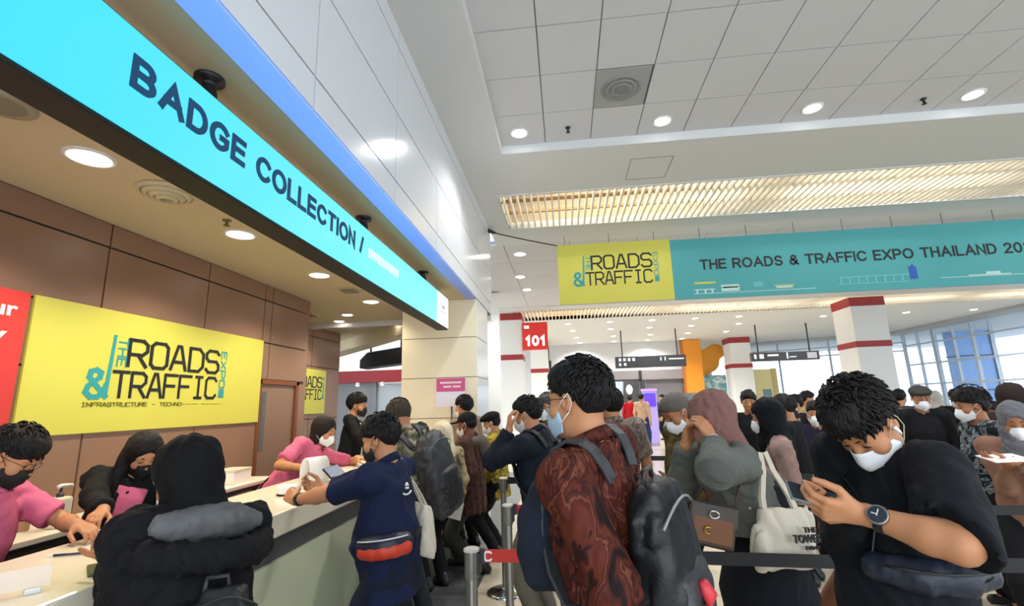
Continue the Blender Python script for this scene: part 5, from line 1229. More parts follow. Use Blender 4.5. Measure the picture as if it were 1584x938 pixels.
# --- people queueing between counter and belts
MAR = pattern('maroon_print', [(0.0, '#1d1110'), (0.4, '#3c221e'), (0.5, '#5a3a33'), (0.58, '#2a1715'), (0.7, '#6d5148')], 26, 'noise', 1.5)
g9 = person('person in cream headscarf beside the pink poster stand', at(684, 672, 4.66), (-1.25, 4.66), (-0.7, 0.6), (-0.8, 0.5, -0.4), s=0.88, skin_tone='light',
    top=dict(mat=pattern('olive_cream', [(0.3, '#5d5437'), (0.5, '#b9ab86'), (0.65, '#6b6245')], 14), sleeve='long'), bottom=dict(mat=BLK), hair=dict(style='hijab', mat=fabric('scarf_cream', '#d9cdb0')), mask=dict(kind='fold', mat=MW), seed=9, female=True, hands='')
g10 = person('person in black cap and maroon printed jacket holding a white paper', at(722, 657, 5.15), (-1.01, 5.15), (-0.96, 0.1), (-0.95, 0.15, -0.2), s=0.99, girth=1.0, skin_tone='brown',
    L=dict(w=(-1.09, 4.95, 0.72), e=(-0.9, 4.9, 0.95), f=(-0.15, -0.1, -1), n=(0.3, 0.9, 0), curl=40), R=dict(w=(-1.33, 5.2, 1.15), e=(-1.05, 5.4, 1.0), f=(-0.9, -0.2, 0.3), n=(0, -0.5, 0.5), curl=40),
    top=dict(mat=MAR, sleeve='long', name='jacket', infl=0.03, arm=0.018, hem=-0.2, wr=0.010), bottom=dict(mat=fabric('trouser_olive', '#33332c')), hair=dict(style='cap', mat=HB, cap=fabric('cap_black', '#121113')), mask=dict(kind='fold', mat=MW), seed=10, step=0.14)
f = Field(); pts = [g10.tp((0.13*math.sin(q), -0.05-0.07*math.cos(q), 0.49+0.02*math.cos(q))) for q in np.linspace(-2.0, 2.0, 9)]
for a, e in zip(pts, pts[1:]): f.rc(a, e, 0.036, 0.036, k=0.03)
f.rc(g10.tp((0, -0.13, 0.46)), g10.tp((0, -0.16, 0.36)), 0.075, 0.05, k=0.05); mesh_part('hood', f.mesh(0.011), fabric('hood_stone', '#5c544c'), g10.root)
t = thing('paper_sheet', 'folded white paper hanging from the hand of the person in the cap', 'paper', (-1.13, 4.91, 0.61))
b = MB(); b.prism([(-0.10, 0.03, -0.075), (0.06, -0.03, -0.10), (0.10, -0.04, 0.06), (-0.05, 0.02, 0.085)], (0.002, 0.004, 0)); b.build('sheet', M['paper'], t)
g11 = person('person with short black hair and tan shirt behind the capped person', at(717, 630, 5.82), (-1.19, 5.86), (-0.8, 0.5), (-0.85, 0.4, -0.1), s=1.0, skin_tone='light',
    top=dict(mat=fabric('shirt_tan', '#8d7762'), sleeve='long'), bottom=dict(mat=BLK), hair=short(HB, thick=0.02), mask=dict(kind='fold', mat=MW), seed=11, hands='')
YB = pattern('yellow_batik', [(0.0, '#6b4a0f'), (0.38, '#a37a1c'), (0.47, '#c9a83a'), (0.53, '#3a3010'), (0.60, '#8b8a3a'), (0.72, '#d2b455')], 11, 'noise', 2.2, stretch=(1, 1, 0.7))
g12 = person('person in mustard printed jacket and dark beret with white mask', at(760, 655, 5.55), (-0.80, 5.6), (-0.92, 0.1), (-0.9, -0.05, -0.3), s=0.94, girth=0.92, skin_tone='light',
    L=dict(w=(-1.07, 5.45, 1.18), e=(-0.86, 5.3, 1.05), f=(-0.8, 0.3, 0.4), n=(0, 0.5, 0.5), curl=45), R=dict(w=(-1.05, 5.68, 1.2), e=(-0.75, 5.9, 1.05), f=(-0.8, -0.3, 0.3), n=(0, -0.5, 0.5), curl=40),
    top=dict(mat=YB, sleeve='long', name='jacket', infl=0.025, hem=-0.18, wr=0.009), bottom=dict(mat=BLK), hair=dict(style='beret', mat=HB, cap=fabric('beret_black', '#0f0f12')), mask=dict(kind='fold', mat=MW), seed=12)
g13 = person('person in black jacket raising a hand to the white mask', at(816, 642, 3.75), (-0.20, 3.82), (-0.9, 0.3), (-0.9, 0.2, -0.25), s=0.99, girth=1.06, skin_tone='light',
    L=dict(w=(-0.43, 3.66, 1.41), e=(-0.33, 3.52, 0.98), f=(0.05, 0.1, 1), n=(0.9, 0.3, 0.1), curl=45, thumb=0.6), R=dict(w=(-0.44, 3.98, 1.2), e=(-0.1, 4.15, 1.05), f=(-0.8, -0.2, 0.3), n=(0, -0.5, 0.5), curl=40),
    top=dict(mat=INK, sleeve='long', name='jacket', infl=0.03, arm=0.022, hem=-0.2, wr=0.009), bottom=dict(mat=fabric('trouser_taupe', '#6b665a')), hair=short(HB, thick=0.018, top=0.016), mask=dict(kind='fold', mat=MW), seed=13)
backpack(g13, 'black backpack on the person raising a hand to the mask', mat('nylon_black', '#15171a', 0.5, bump=0.2), size=(0.15, 0.075, 0.22), z=0.20, back=0.14)
g14 = person('masked person with dark grey hair behind the black jacket', at(846, 630, 4.9), (-0.12, 5.0), (-0.4, -0.9), (-0.5, -0.8, -0.1), s=1.0, skin_tone='light',
    top=dict(mat=BLK, sleeve='long'), bottom=dict(mat=BLK), hair=short(HG, thick=0.016), mask=dict(kind='pleat', mat=MW), seed=14, hands='')

# --- the person in the red batik shirt with a backpack
BAT = pattern('red_batik', [(0.0, '#0b0505'), (0.37, '#180908'), (0.41, '#3c1510'), (0.455, '#592315'), (0.475, '#2b0e0b'), (0.50, '#4d1c14'), (0.52, '#74432d'), (0.535, '#481811'), (0.60, '#5d2618'), (0.62, '#220a0a'), (0.70, '#40140f'), (0.85, '#110808')], 7.5, 'noise', 0.8, stretch=(1.3, 1.3, 0.75), detail=8.0)
g15 = person('person in dark red batik shirt and blue surgical mask in the queue', at(894, 620, 1.67), (0.12, 1.72), (-0.86, 0.5), (-0.86, 0.48, -0.06), s=1.03, girth=1.0, w=1.02, skin_tone='light', detail=1.3,
    L=dict(w=(0.0, 1.47, 0.88), e=(0.14, 1.40, 1.12), f=(-0.15, 0.1, -1), n=(0.5, 0.85, 0)), R=dict(w=(-0.02, 1.95, 1.10), e=(0.2, 2.1, 1.15), f=(-0.3, 0, -1), n=(0.5, -0.8, 0)),
    top=dict(mat=BAT, sleeve='long', name='batik_shirt', infl=0.022, arm=0.020, hem=-0.22, wr=0.010, loose=0.02), bottom=dict(mat=BLK), hair=short(HB, thick=0.011, top=0.014, lift=0.8, locks=420), mask=dict(kind='pleat', mat=MBl, strap=mat('strap_white', '#e8e8e8', 0.7)), seed=15, glasses=True)
backpack(g15, 'big black and grey backpack on the person in the red batik shirt', mat('nylon_ink', '#17191d', 0.5, bump=0.25, var=0.3), size=(0.15, 0.080, 0.25), z=0.18, back=0.118, m2=mat('nylon_grey', '#33363a', 0.45, bump=0.2), trim=mat('zip_light', '#8f9596', 0.35), accent=mat('tag_red', '#d23b45', 0.5))
# dark bag carried at the front
t = thing('shoulder_bag', 'dark navy bag carried in front of the red batik shirt', 'bag', tuple(at(858, 905, 1.74))); c = np.array(t.location)
R0 = np.array([[0.5, 0.86, 0], [-0.86, 0.5, 0], [0, 0, 1.0]])
f = Field(); f.tube((0, 0, 0), R0, [0.0, 0.03, 0.12, 0.24, 0.32, 0.35], [0.10, 0.13, 0.145, 0.135, 0.10, 0.05], [0.05, 0.075, 0.085, 0.075, 0.05, 0.02], p=2.6, k=0.02); f.disp(wrinkles(0.008, 13, 4)); mesh_part('bag_body', f.mesh(0.010), fabric('bag_navy', '#1b2230', 0.2), t)
b = MB(); pr_ = [at(842, 790, 1.76), at(872, 735, 1.72), at(905, 700, 1.62)]; b.tube([p-c for p in pr_], 0, flat=(0.035, 0.006, (0.2, 0.2, 1))); b.build('strap', BLK, t)
g16 = person('person in grey brown batik shirt seen from behind past the red shirt', at(944, 628, 3.9), (0.42, 3.95), (-0.3, 0.95), (-0.35, 0.9, -0.1), s=1.0, skin_tone='light',
    top=dict(mat=pattern('taupe_batik', [(0.0, '#2b2420'), (0.42, '#6d5c50'), (0.5, '#9c8c80'), (0.56, '#4a3d36'), (0.7, '#b5a99c')], 12, 'noise', 2.0), sleeve='short'), bottom=dict(mat=BLK), hair=short(HB, thick=0.016), mask=dict(kind='fold', mat=MW), seed=16)

# --- people far down the hall
def distant(label, px, ptop, y, top, bot, face, s, skin_tone='light', hair=None, seed=0, **k):
    P = at(px, ptop, y); z = 1.585*s
    return person(label, (P[0], y, z), (P[0], y+0.02), face, (face[0], face[1], -0.1), s=s, top=dict(mat=top, sleeve='long', collar=False), bottom=dict(mat=bot), hair=hair or short(HB), seed=seed, detail=0.62, skin_tone=skin_tone, hands='RL', **k)
distant('person in bright red jacket far down the hall', 976, 640, 18.0, fabric('jacket_red', '#b5161c'), BLK, (0.3, 0.9), 1.03, seed=17, step=0.15)
distant('person in beige shirt and blue jeans far down the hall', 994, 640, 16.9, fabric('shirt_beige', '#c7a58c'), fabric('jeans_blue', '#2c3c63'), (0.5, 0.85), 1.05, seed=18, step=0.1)
distant('person in black with white shirt front next to the purple kiosk', 1009, 640, 19.5, BLK, BLK, (-0.6, -0.8), 1.05, seed=19)
distant('dark dressed person right of the purple kiosk', 1026, 640, 20.6, BLK, BLK, (-0.9, 0.3), 1.05, seed=20)

# --- right hand queue
OLV = pattern('olive_print', [(0.0, '#2b2412'), (0.42, '#4b421f'), (0.52, '#6a5a2c'), (0.6, '#3a2c14'), (0.7, '#7b5f33')], 8, 'noise', 1.0)
g21 = person('grey haired person in olive shirt bowing with white mask', at(1047, 638, 3.45), (0.80, 3.6), (-0.9, -0.25), (-0.8, -0.3, -0.55), s=1.0, girth=1.0, skin_tone='tan',
    L=dict(w=(0.66, 3.25, 1.05), e=(0.9, 3.3, 1.1), f=(-0.7, 0.3, 0.2), n=(0, 0.5, 0.5)), top=dict(mat=OLV, sleeve='long', name='shirt', infl=0.02), bottom=dict(mat=BLK), hair=dict(style='short', mat=hair_mat('hair_cropped', '#5d5650'), thick=0.006, top=0.004, rough=0.002), mask=dict(kind='fold', mat=MW), seed=21)
GJ = fabric('jacket_greygreen', '#5f625d', 0.15); MAU = fabric('scarf_mauve', '#7d5a55', 0.12)
g22 = person('person in mauve headscarf and grey jacket with hands raised to the face', at(1100, 648, 2.68), (0.95, 2.76), (-0.92, -0.05), (-0.9, -0.05, -0.45), s=0.98, girth=1.12, belly=0.02, skin_tone='light', detail=1.25,
    L=dict(w=tuple(at(1105, 683, 2.52)), e=tuple(at(1150, 740, 2.42)), f=(-0.45, 0.15, 0.85), n=(-0.5, 0.8, 0.1), curl=30, thumb=0.5), R=dict(w=tuple(at(1060, 690, 2.72)), e=tuple(at(1050, 760, 2.85)), f=(0.25, -0.1, 0.9), n=(0.5, -0.6, 0.3), curl=35),
    top=dict(mat=GJ, sleeve='long', name='jacket', infl=0.03, arm=0.024, hem=0.13, wr=0.009, front=MAU, front_name='scarf_front', front_w=0.06, collar=False), bottom=dict(kind='skirt', mat=fabric('skirt_midnight', '#0d1018'), flare=0.2, rise=0.3), hair=dict(style='hijab', mat=MAU, wr=0.009, thick=0.026, drop=0.46), mask=dict(kind='fold', mat=fabric('mask_mauve', '#a97f72'), strap=STR), seed=22, female=True)
b = MB(); d = nrm(g22.arms['L']['W']-g22.arms['L']['E']); b.tube([g22.arms['L']['W']-d*0.05, g22.arms['L']['W']-d*0.02], 0.046, 14); b.build('cuff', M['black'], g22.root); b = MB(); b.tube([g22.arms['L']['W']-d*0.018, g22.arms['L']['W']-d*0.008], 0.045, 14); b.build('cuff_trim', M['paper'], g22.root)
b = MB(); b.tube([g22.tp((-0.05, 0.135, 0.42)), g22.tp((-0.02, 0.185, 0.25)), g22.tp((0.0, 0.185, 0.16))], 0.004, 6); b.tube([g22.tp((0.05, 0.135, 0.42)), g22.tp((0.02, 0.185, 0.25)), g22.tp((0.0, 0.185, 0.16))], 0.004, 6); lan = b.build('lanyard', mat('lanyard_brown', '#7a4c34', 0.6), g22.root)
b = MB(); cc = g22.tp((0, 0.197, 0.10)); b.obox(cc, g22.RT[0]*0.036, g22.RT[1]*0.002, g22.RT[2]*0.055); bd = b.build('badge', M['paper'], lan); 
b = MB(); b.obox(cc+g22.RT[1]*0.003, g22.RT[0]*0.012, g22.RT[1]*0.001, g22.RT[2]*0.01); b.obox(cc+g22.RT[1]*0.003-g22.RT[2]*0.025, g22.RT[0]*0.014, g22.RT[1]*0.001, g22.RT[2]*0.003); b.build('badge_print', M['ink'], lan)
g23 = person('person in black headscarf and dusty pink blazer', at(1186, 645, 3.75), (1.52, 3.82), (-0.9, 0.2), (-0.9, 0.15, -0.2), s=0.96, girth=0.95, skin_tone='light',
    L=dict(w=(1.28, 3.62, 1.12), e=(1.6, 3.5, 1.08), f=(-0.8, 0.4, 0.1), n=(0.2, 0.6, 0)), top=dict(mat=fabric('blazer_dusty', '#a98a80'), sleeve='long', name='blazer', infl=0.02, hem=-0.14, wr=0.007), bottom=dict(mat=BLK), hair=dict(style='hijab', mat=fabric('scarf_navy_black', '#0a0d14', 0.2), drop=0.47), mask=dict(kind='fold', mat=MW, strap=mat('strap_yellow', '#d9b23c', 0.6)), seed=23, female=True)
PX = pattern('polka_dots', [(0.0, '#e9e6e0'), (0.22, '#d8d4cd'), (0.30, '#0b0b0e'), (1.0, '#0d0d11')], 30, 'dots')
g28 = person('person in black dress with white dots behind the black shirt', at(1318, 650, 2.95), (1.60, 3.0), (-0.6, 0.8), (-0.6, 0.8, -0.1), s=1.0, girth=1.0, skin_tone='brown',
    L=dict(w=tuple(at(1274, 800, 2.75)), e=tuple(at(1285, 740, 2.7)), f=(0, 0, -1), n=(0.8, 0.3, 0), curl=30), top=dict(mat=PX, sleeve='long', name='dress_top', hem=-0.15, wr=0.006), bottom=dict(kind='skirt', mat=BLK, flare=0.2), hair=short(HB, thick=0.02), seed=28, female=True)
NS = fabric('shirt_midnight', '#0c1017', 0.25)
g29 = person('person in black shirt and white mask looking down at a phone', at(1336, 653, 1.64), (0.99, 1.72), (-0.85, -0.42), (-0.64, -0.30, -1.05), s=1.0, girth=1.05, w=0.90, belly=0.04, skin_tone='light', detail=1.5, arm=0.9, shrug=0.05,
    L=dict(w=tuple(at(1340, 797, 1.47)), S=tuple(at(1450, 728, 1.56)), E=tuple(at(1488, 846, 1.33)), f=(-0.95, 0.1, 0.12), n=(0.15, 0.75, 0.55), curl=[38, 42, 48, 52], thumb=0.35), R=dict(w=tuple(at(1312, 792, 1.58)), e=tuple(at(1320, 900, 1.85)), f=(-0.85, -0.35, 0.1), n=(0.3, -0.5, 0.6), curl=[40, 45, 50, 55], thumb=0.3),
    top=dict(mat=NS, sleeve='half', sleeve_R='long', name='shirt', infl=0.022, arm=0.020, hem=-0.2, loose=0.02, wr=0.007, neck=0.060), bottom=dict(mat=fabric('trouser_night', '#0c1120', 0.2)), hair=short(HB, thick=0.016, top=0.016, line=0.052, locks=560, lift=1.0), mask=dict(kind='fold', mat=MW, strap=STR), seed=29)

# --- crowd at the right
def crowd(label, px, py, y, top, face, look=None, s=1.0, hair=None, mask=True, tone='light', seed=0, bot=None, **k):
    H = at(px, py, y)
    mk = dict(kind='fold', mat=MW) if mask is True else mask
    return person(label, H, (H[0]-face[0]*0.05, y-face[1]*0.05), face, look or (face[0], face[1], -0.15), s=s, top=dict(mat=top, sleeve='long', collar=False), bottom=dict(mat=bot or BLK), hair=hair or short(HB), mask=mk, seed=seed, detail=k.pop('detail', 0.7), skin_tone=tone, **k)
crowd('person in black suit and white shirt behind the black headscarf', 1158, 622, 6.0, BLK, (-0.3, -0.9), s=0.98, mask=None, seed=40, tone='tan')
crowd('person in dark jacket queueing right of the dusty pink blazer', 1212, 632, 4.9, BLK, (-0.7, 0.5), s=0.96, seed=41)
crowd('person with dark curly hair in black standing behind the dark queue', 1228, 626, 7.4, fabric('cloth_coal', '#17161a'), (-0.9, -0.2), s=0.98, seed=42, hair=short(HB, thick=0.028, rough=0.008))
crowd('person in dark coat holding hands together in mid crowd', 1226, 650, 6.6, fabric('cloth_umber', '#1d1a1a'), (-0.6, -0.7), s=0.92, seed=43, tone='tan')
crowd('person in pale yellow green top at the back of the crowd', 1249, 618, 8.5, fabric('top_lime', '#a59a5c'), (0.9, -0.2), s=1.0, mask=True, seed=44, tone='light')
crowd('person in deep violet top left of the navy shirt', 1262, 640, 5.4, fabric('top_violet', '#241c33'), (-0.5, -0.8), s=0.95, seed=45)
crowd('grey haired person at the back right near the window', 1366, 618, 7.4, GRY, (0.6, 0.7), s=1.0, hair=short(HG), mask=None, seed=46)
crowd('dark haired person in blue grey at the back right near the window', 1392, 616, 8.3, fabric('top_bluegrey', '#3a4656'), (0.7, 0.6), s=1.0, mask=None, seed=47)
crowd('masked person in grey cap and black coat facing the camera', 1424, 616, 5.8, BLK, (-0.35, -0.9), (-0.3, -0.9, -0.25), s=1.0, hair=dict(style='beret', mat=HB, cap=fabric('cap_grey', '#3b3835')), seed=48, tone='tan', detail=0.95)
crowd('person in pale grey headscarf behind the grey cap', 1448, 617, 9.2, fabric('top_stone', '#5c5751'), (0.9, 0.3), s=0.98, hair=dict(style='hijab', mat=fabric('scarf_pale', '#b8b2ab')), seed=49, female=True)
crowd('person with black hair and mask beside the pale headscarf', 1480, 616, 7.8, BLK, (-0.6, -0.7), s=1.0, seed=50)
crowd('person in brown jacket low in front of the grey cap', 1452, 648, 6.7, fabric('jacket_bark', '#3a2a24'), (-0.8, 0.3), s=0.92, seed=51, hair=dict(style='hijab', mat=fabric('scarf_bark', '#2b1f1c')), female=True)
GB = pattern('grey_batik', [(0.0, '#07080b'), (0.46, '#101318'), (0.52, '#5d656e'), (0.56, '#9aa2a8'), (0.60, '#1a1d23'), (0.72, '#6c747b')], 13, 'noise', 2.0)
crowd('person in black and silver batik shirt with thick black hair', 1502, 628, 4.35, GB, (-0.9, 0.2), s=0.98, hair=short(HB, thick=0.03, top=0.03), seed=52, tone='tan', detail=0.95, girth=1.12)
crowd('person in dark patterned shirt left of the brown headwear', 1536, 638, 6.7, pattern('night_print', [(0.4, '#0b0d12'), (0.55, '#39424a'), (0.62, '#12151b')], 15), (-0.7, -0.5), s=0.94, seed=53, tone='brown')
crowd('person with broad dark brown headscarf at the right edge', 1564, 617, 5.3, fabric('top_cocoa', '#2a211f'), (0.2, 0.95), s=1.0, hair=dict(style='hijab', mat=fabric('scarf_cocoa', '#2c2320', 0.15), thick=0.035), mask=None, seed=54, female=True)
g55 = person('person in grey headscarf and tan sleeves reading papers at the right edge', at(1572, 652, 3.6), (2.98, 3.72), (-0.6, -0.75), (-0.55, -0.7, -0.3), s=0.93, skin_tone='tan', detail=0.95,
    L=dict(w=tuple(at(1562, 714, 3.4)), e=tuple(at(1600, 750, 3.35)), f=(-0.9, 0.1, 0.05), n=(0, 0.3, 0.9), curl=30), R=dict(w=tuple(at(1558, 720, 3.5)), e=tuple(at(1548, 755, 3.75)), f=(-0.3, -0.9, 0.1), n=(0, 0, 1), curl=30),
    top=dict(mat=fabric('sleeve_tan', '#8a6552'), sleeve='long', collar=False), bottom=dict(mat=BLK), hair=dict(style='hijab', mat=fabric('scarf_grey', '#6c6c72'), drop=0.40), mask=dict(kind='fold', mat=MW), seed=55, female=True)
# ------------------------------------------------------------------ things on the counter and in hands
def W2(g, p): return g.base+np.array([[math.cos(g.hd), -math.sin(g.hd), 0], [math.sin(g.hd), math.cos(g.hd), 0], [0, 0, 1]])@np.array(p)
def wd(g, d): return np.array([[math.cos(g.hd), -math.sin(g.hd), 0], [math.sin(g.hd), math.cos(g.hd), 0], [0, 0, 1]])@np.array(d)
def hand_world(g, sd, along=0.09, out=0.02):
    a = g.arms[sd]; return W2(g, a['W']+a['f']*along*g.s+a['n']*out), wd(g, a['f']), wd(g, a['n']), wd(g, a['t'])
def phone(label, pos, u, v, m, scr=None, w=0.036, l=0.075):
    t = thing('phone', label, 'phone', tuple(pos)); u = nrm(u); v = nrm(np.array(v)-u*(np.array(v)@u)); n = np.cross(u, v)
    b = MB(); b.obox((0, 0, 0), u*w, v*l, n*0.004); b.build('phone_case', m, t, bevel=0.003)
    b = MB(); b.obox(n*0.0045, u*w*0.9, v*l*0.94, n*0.0006); b.build('screen', scr or mat('screen_dark', '#20262e', 0.3), t)
    return t
p, f_, n_, t_ = hand_world(g29, 'L', 0.115, 0.042)
phone('phone held in both hands by the person in the black shirt', p, n_, nrm(f_*0.3+np.array([-0.6, 0.1, 0.35])), mat('phone_slate', '#6f757c', 0.3), w=0.034, l=0.068)
# watch on the left wrist
a = g29.arms['L']; d = nrm(a['W']-a['E']); cc = a['W']-d*0.035; up = nrm(-a['n']-d*(-a['n']@d)); sd_ = np.cross(d, up)
b = MB(); b.tube([cc-d*0.011, cc+d*0.011], 0.0345, 18); wt = b.build('wristwatch', mat('watch_strap', '#17181b', 0.4), g29.root, bevel=0.002)
fc = g29.ldir(nrm(np.array([-0.15, -1.0, 0.3]))); fc = nrm(fc-d*(fc@d)); q = np.cross(d, fc)
def disc(b, c, n, r, h, k=24):
    n = nrm(n); x = nrm(np.cross(n, (0.3, 0.5, 0.8))); y = np.cross(n, x); b.prism([c+x*r*math.cos(2*PI*i/k)+y*r*math.sin(2*PI*i/k) for i in range(k)], n*h)
b = MB(); disc(b, cc+fc*0.032, fc, 0.025, 0.011); b.build('watch_case', M['steel'], wt, bevel=0.002)
b = MB(); disc(b, cc+fc*0.0432, fc, 0.021, 0.001); b.build('watch_dial', mat('dial_dark', '#1d2630', 0.2), wt)
b = MB(); b.obox(cc+fc*0.0448+d*0.006, d*0.007, q*0.001, fc*0.0005); b.obox(cc+fc*0.0448+q*0.005, d*0.001, q*0.009, fc*0.0005); b.build('watch_hands', M['paper'], wt)
# wireless earbud
b = MB(); b.tube([g29.hp((-0.089, 0.012, -0.002)), g29.hp((-0.094, 0.016, -0.018)), g29.hp((-0.093, 0.018, -0.030))], [0.007, 0.0045, 0.004], 8); b.build('earbud', M['paper'], g29.root)
# counter things
t = thing('card_printer', 'small white card machine in front of the person with long black hair', 'card machine', tuple(at_z(210, 845, 1.05)), 0.5); 
b = MB(); b.prism([(-0.06, -0.05, 0.018), (0.06, -0.05, 0.018), (0.06, -0.05, 0.075), (0.02, -0.05, 0.10), (-0.06, -0.05, 0.085)], (0, 0.10, 0)); b.build('body', M['paper'], t, bevel=0.008); b = MB(); b.box((-0.062, -0.052, 0), (0.062, 0.052, 0.018)); b.build('base', M['dark'], t, bevel=0.003); b = MB(); b.box((-0.035, -0.03, 0.094), (0.025, 0.03, 0.099)); b.build('slot', mat('slot_grey', '#8b8d90', 0.4), t)
P0 = at_z(110, 860, 1.05); t = thing('pen', 'blue and white ballpoint pen lying on the near counter', 'pen', tuple(P0), 0)
u = at_z(140, 857, 1.05)-at_z(70, 863, 1.05); L_ = np.linalg.norm(u); u = u/L_
b = MB(); b.tube([-u*0.06+(0, 0, 0.006), u*0.035+(0, 0, 0.006)], 0.0045, 8); b.build('barrel', mat('pen_dark', '#22304f', 0.3), t); b = MB(); b.tube([-u*0.085+(0, 0, 0.006), -u*0.06+(0, 0, 0.006)], [0.002, 0.0045], 8); b.build('tip', M['paper'], t); b = MB(); b.tube([u*0.035+(0, 0, 0.006), u*0.085+(0, 0, 0.006)], [0.005, 0.0042], 8); b.build('cap', mat('pen_cap', '#14306b', 0.3), t)
p, f_, n_, t_ = hand_world(g6, 'L', 0.085, -0.012)
phone('phone in dark green case lying under the hand of the black headscarf', at_z(155, 880, 1.056), (0.55, 0.6, 0), (-0.8, 0.5, 0), mat('phone_green', '#3b5226', 0.45), mat('phone_green_back', '#2c3b1f', 0.4))
t = thing('paper_slip', 'small white paper slip folded up by the staff hand', 'paper', tuple(at_z(156, 838, 1.05)))
b = MB(); b.prism([(-0.03, -0.01, 0.001), (0.035, -0.01, 0.001), (0.02, 0.0, 0.055), (-0.02, 0.0, 0.05)], (0.0, 0.002, 0)); b.prism([(-0.03, -0.01, 0.0), (0.035, -0.01, 0.0), (0.05, -0.05, 0.0), (-0.02, -0.05, 0.0)], (0, 0, 0.002)); b.build('sheet', M['paper'], t)
def screen(label, px, py, w, h, rz):
    t = thing('acrylic_screen', label, 'acrylic screen', tuple(at_z(px, py, 1.05)), rz)
    b = MB(); b.box((-w/2, -0.003, 0.012), (w/2, 0.003, h)); b.build('sheet', hazy('acrylic', '#eef0ee', 0.32), t)
    for x in (-w*0.3, w*0.3):
        b = MB(); b.box((x-0.02, -0.03, 0), (x+0.02, 0.03, 0.014)); b.build('foot', mat('acrylic_foot', '#d8dcdc', 0.2), t, bevel=0.003)
screen('low clear acrylic sheet standing on the near counter end', 8, 925, 0.20, 0.075, 0.9)
t = thing('document_stand', 'small white curved document holder on the counter by the bob haired person', 'document holder', tuple(at_z(486, 752, 1.05)), 1.2)
b = MB(); n = 14; vs = []
for i in range(n):
    q = i/(n-1)*PI; vs += [(-0.09, 0.05*math.cos(q), 0.10+0.10*math.sin(q) if 0 < i < n-1 else 0.0), (0.09, 0.05*math.cos(q), 0.10+0.10*math.sin(q) if 0 < i < n-1 else 0.0)]
b.add(vs, [(2*i, 2*i+1, 2*i+3, 2*i+2) for i in range(n-1)], True); o = b.build('sheet', mat('holder_white', '#e9e6e4', 0.35), t); sm = o.modifiers.new('t', 'SOLIDIFY'); sm.thickness = 0.004
b = MB(); b.box((-0.10, -0.06, 0), (0.10, 0.06, 0.006)); b.build('base', M['paper'], t)
t = thing('tape_dispenser', 'round white puck with black base on the middle of the counter', 'dispenser', tuple(at_z(443, 766, 1.05)))
b = MB(); b.lathe([(0.058, 0.012), (0.062, 0.018), (0.062, 0.052), (0.055, 0.060), (0.02, 0.062)], n=26); b.build('body', M['paper'], t); b = MB(); b.lathe([(0.060, 0), (0.060, 0.012), (0.05, 0.013)], n=26); b.build('base', M['black'], t)
phone('black phone held over the counter by the person in the navy polo', at(524, 738, 2.72)+np.array([0, 0, 0.0]), (0.3, 0.8, 0.1), (-0.6, 0.2, 0.5), M['black'], mat('screen_blue', '#2f4468', 0.35), w=0.055, l=0.085)
for i, (px, py, a_) in enumerate(((535, 712, 0.3), (560, 705, 0.9), (590, 700, 0.1))):
    t = thing('paper_stack', ('thin stack of white papers on the counter, '+('nearest', 'middle', 'farthest')[i]+' of three'), 'papers', tuple(at_z(px, py, 1.05)), a_, 'papers on the counter')
    b = MB(); b.box((-0.10, -0.14, 0), (0.10, 0.14, 0.012)); b.build('sheets', M['paper'], t); b = MB(); b.prism([(-0.10, -0.14, 0.013), (0.08, -0.15, 0.013), (0.09, 0.12, 0.013), (-0.09, 0.13, 0.013)], (0, 0, 0.001)); b.build('top_sheet', M['paper'], t)
# back desk things
t = thing('sanitizer_bottle', 'white pump bottle on the back desk', 'bottle', (-2.98, 2.70, 0.965))
b = MB(); b.box((-0.045, -0.045, 0.0), (0.045, 0.045, 0.17)); b.build('bottle', mat('bottle_cream', '#e6ddc8', 0.35), t, bevel=0.014); b = MB(); b.lathe([(0.018, 0.168), (0.018, 0.19), (0.007, 0.192), (0.007, 0.225)], n=14); b.build('neck', M['dark'], t); b = MB(); b.tube([(0, -0.02, 0.228), (0, 0.0, 0.232), (0.01, 0.055, 0.232), (0.012, 0.062, 0.222)], [0.012, 0.012, 0.006, 0.005], 8); b.build('pump_head', M['paper'], t)
t = thing('cup', 'tan paper cup left of the pump bottle on the back desk', 'cup', (-3.10, 2.62, 0.965)); b = MB(); b.lathe([(0.028, 0), (0.036, 0.09), (0.038, 0.094), (0.035, 0.094), (0.028, 0.01)], n=20); b.build('body', mat('cup_tan', '#a5805f', 0.6), t)
t = thing('carton', 'white carton box on the far end of the back desk', 'box', (-3.04, 4.30, 0.965), 0.05)
b = MB(); b.box((-0.10, -0.13, 0), (0.10, 0.13, 0.12)); b.build('box', M['paper'], t, bevel=0.004); b = MB(); b.box((-0.102, -0.132, 0.10), (0.102, 0.132, 0.124)); b.build('lid', mat('lid_cream', '#ddd6c4', 0.5), t, bevel=0.003)
# pink poster on a stand in front of the pillar
t = thing('poster_stand', 'pink and white poster on a slim black stand before the pillar', 'poster stand', (-1.42, 6.03, 0)); c = np.array(t.location)
b = MB(); b.lathe([(0.14, 0), (0.14, 0.012), (0.02, 0.02)], n=24); b.build('base', M['dark'], t); b = MB(); b.tube([(0, 0, 0.015), (0, 0, 1.62)], 0.010, 8); b.build('pole', M['dark'], t)
b = MB(); b.box((-0.19, -0.02, 1.585), (0.175, -0.012, 1.93)); b.build('board', mat('poster_white', '#dcd9ea', 0.5), t); b = MB(); b.box((-0.19, -0.0215, 1.765), (0.175, -0.02, 1.93)); b.build('pink_field', mat('poster_pink', '#c55088', 0.5), t)
b = MB()
for x0, x1, z in ((-0.14, 0.13, 1.865), (-0.10, 0.0, 1.815), (0.02, 0.12, 1.815)):
    x = x0
    while x < x1: b.box((x, -0.0235, z), (x+0.012, -0.0215, z+0.022)); x += 0.017
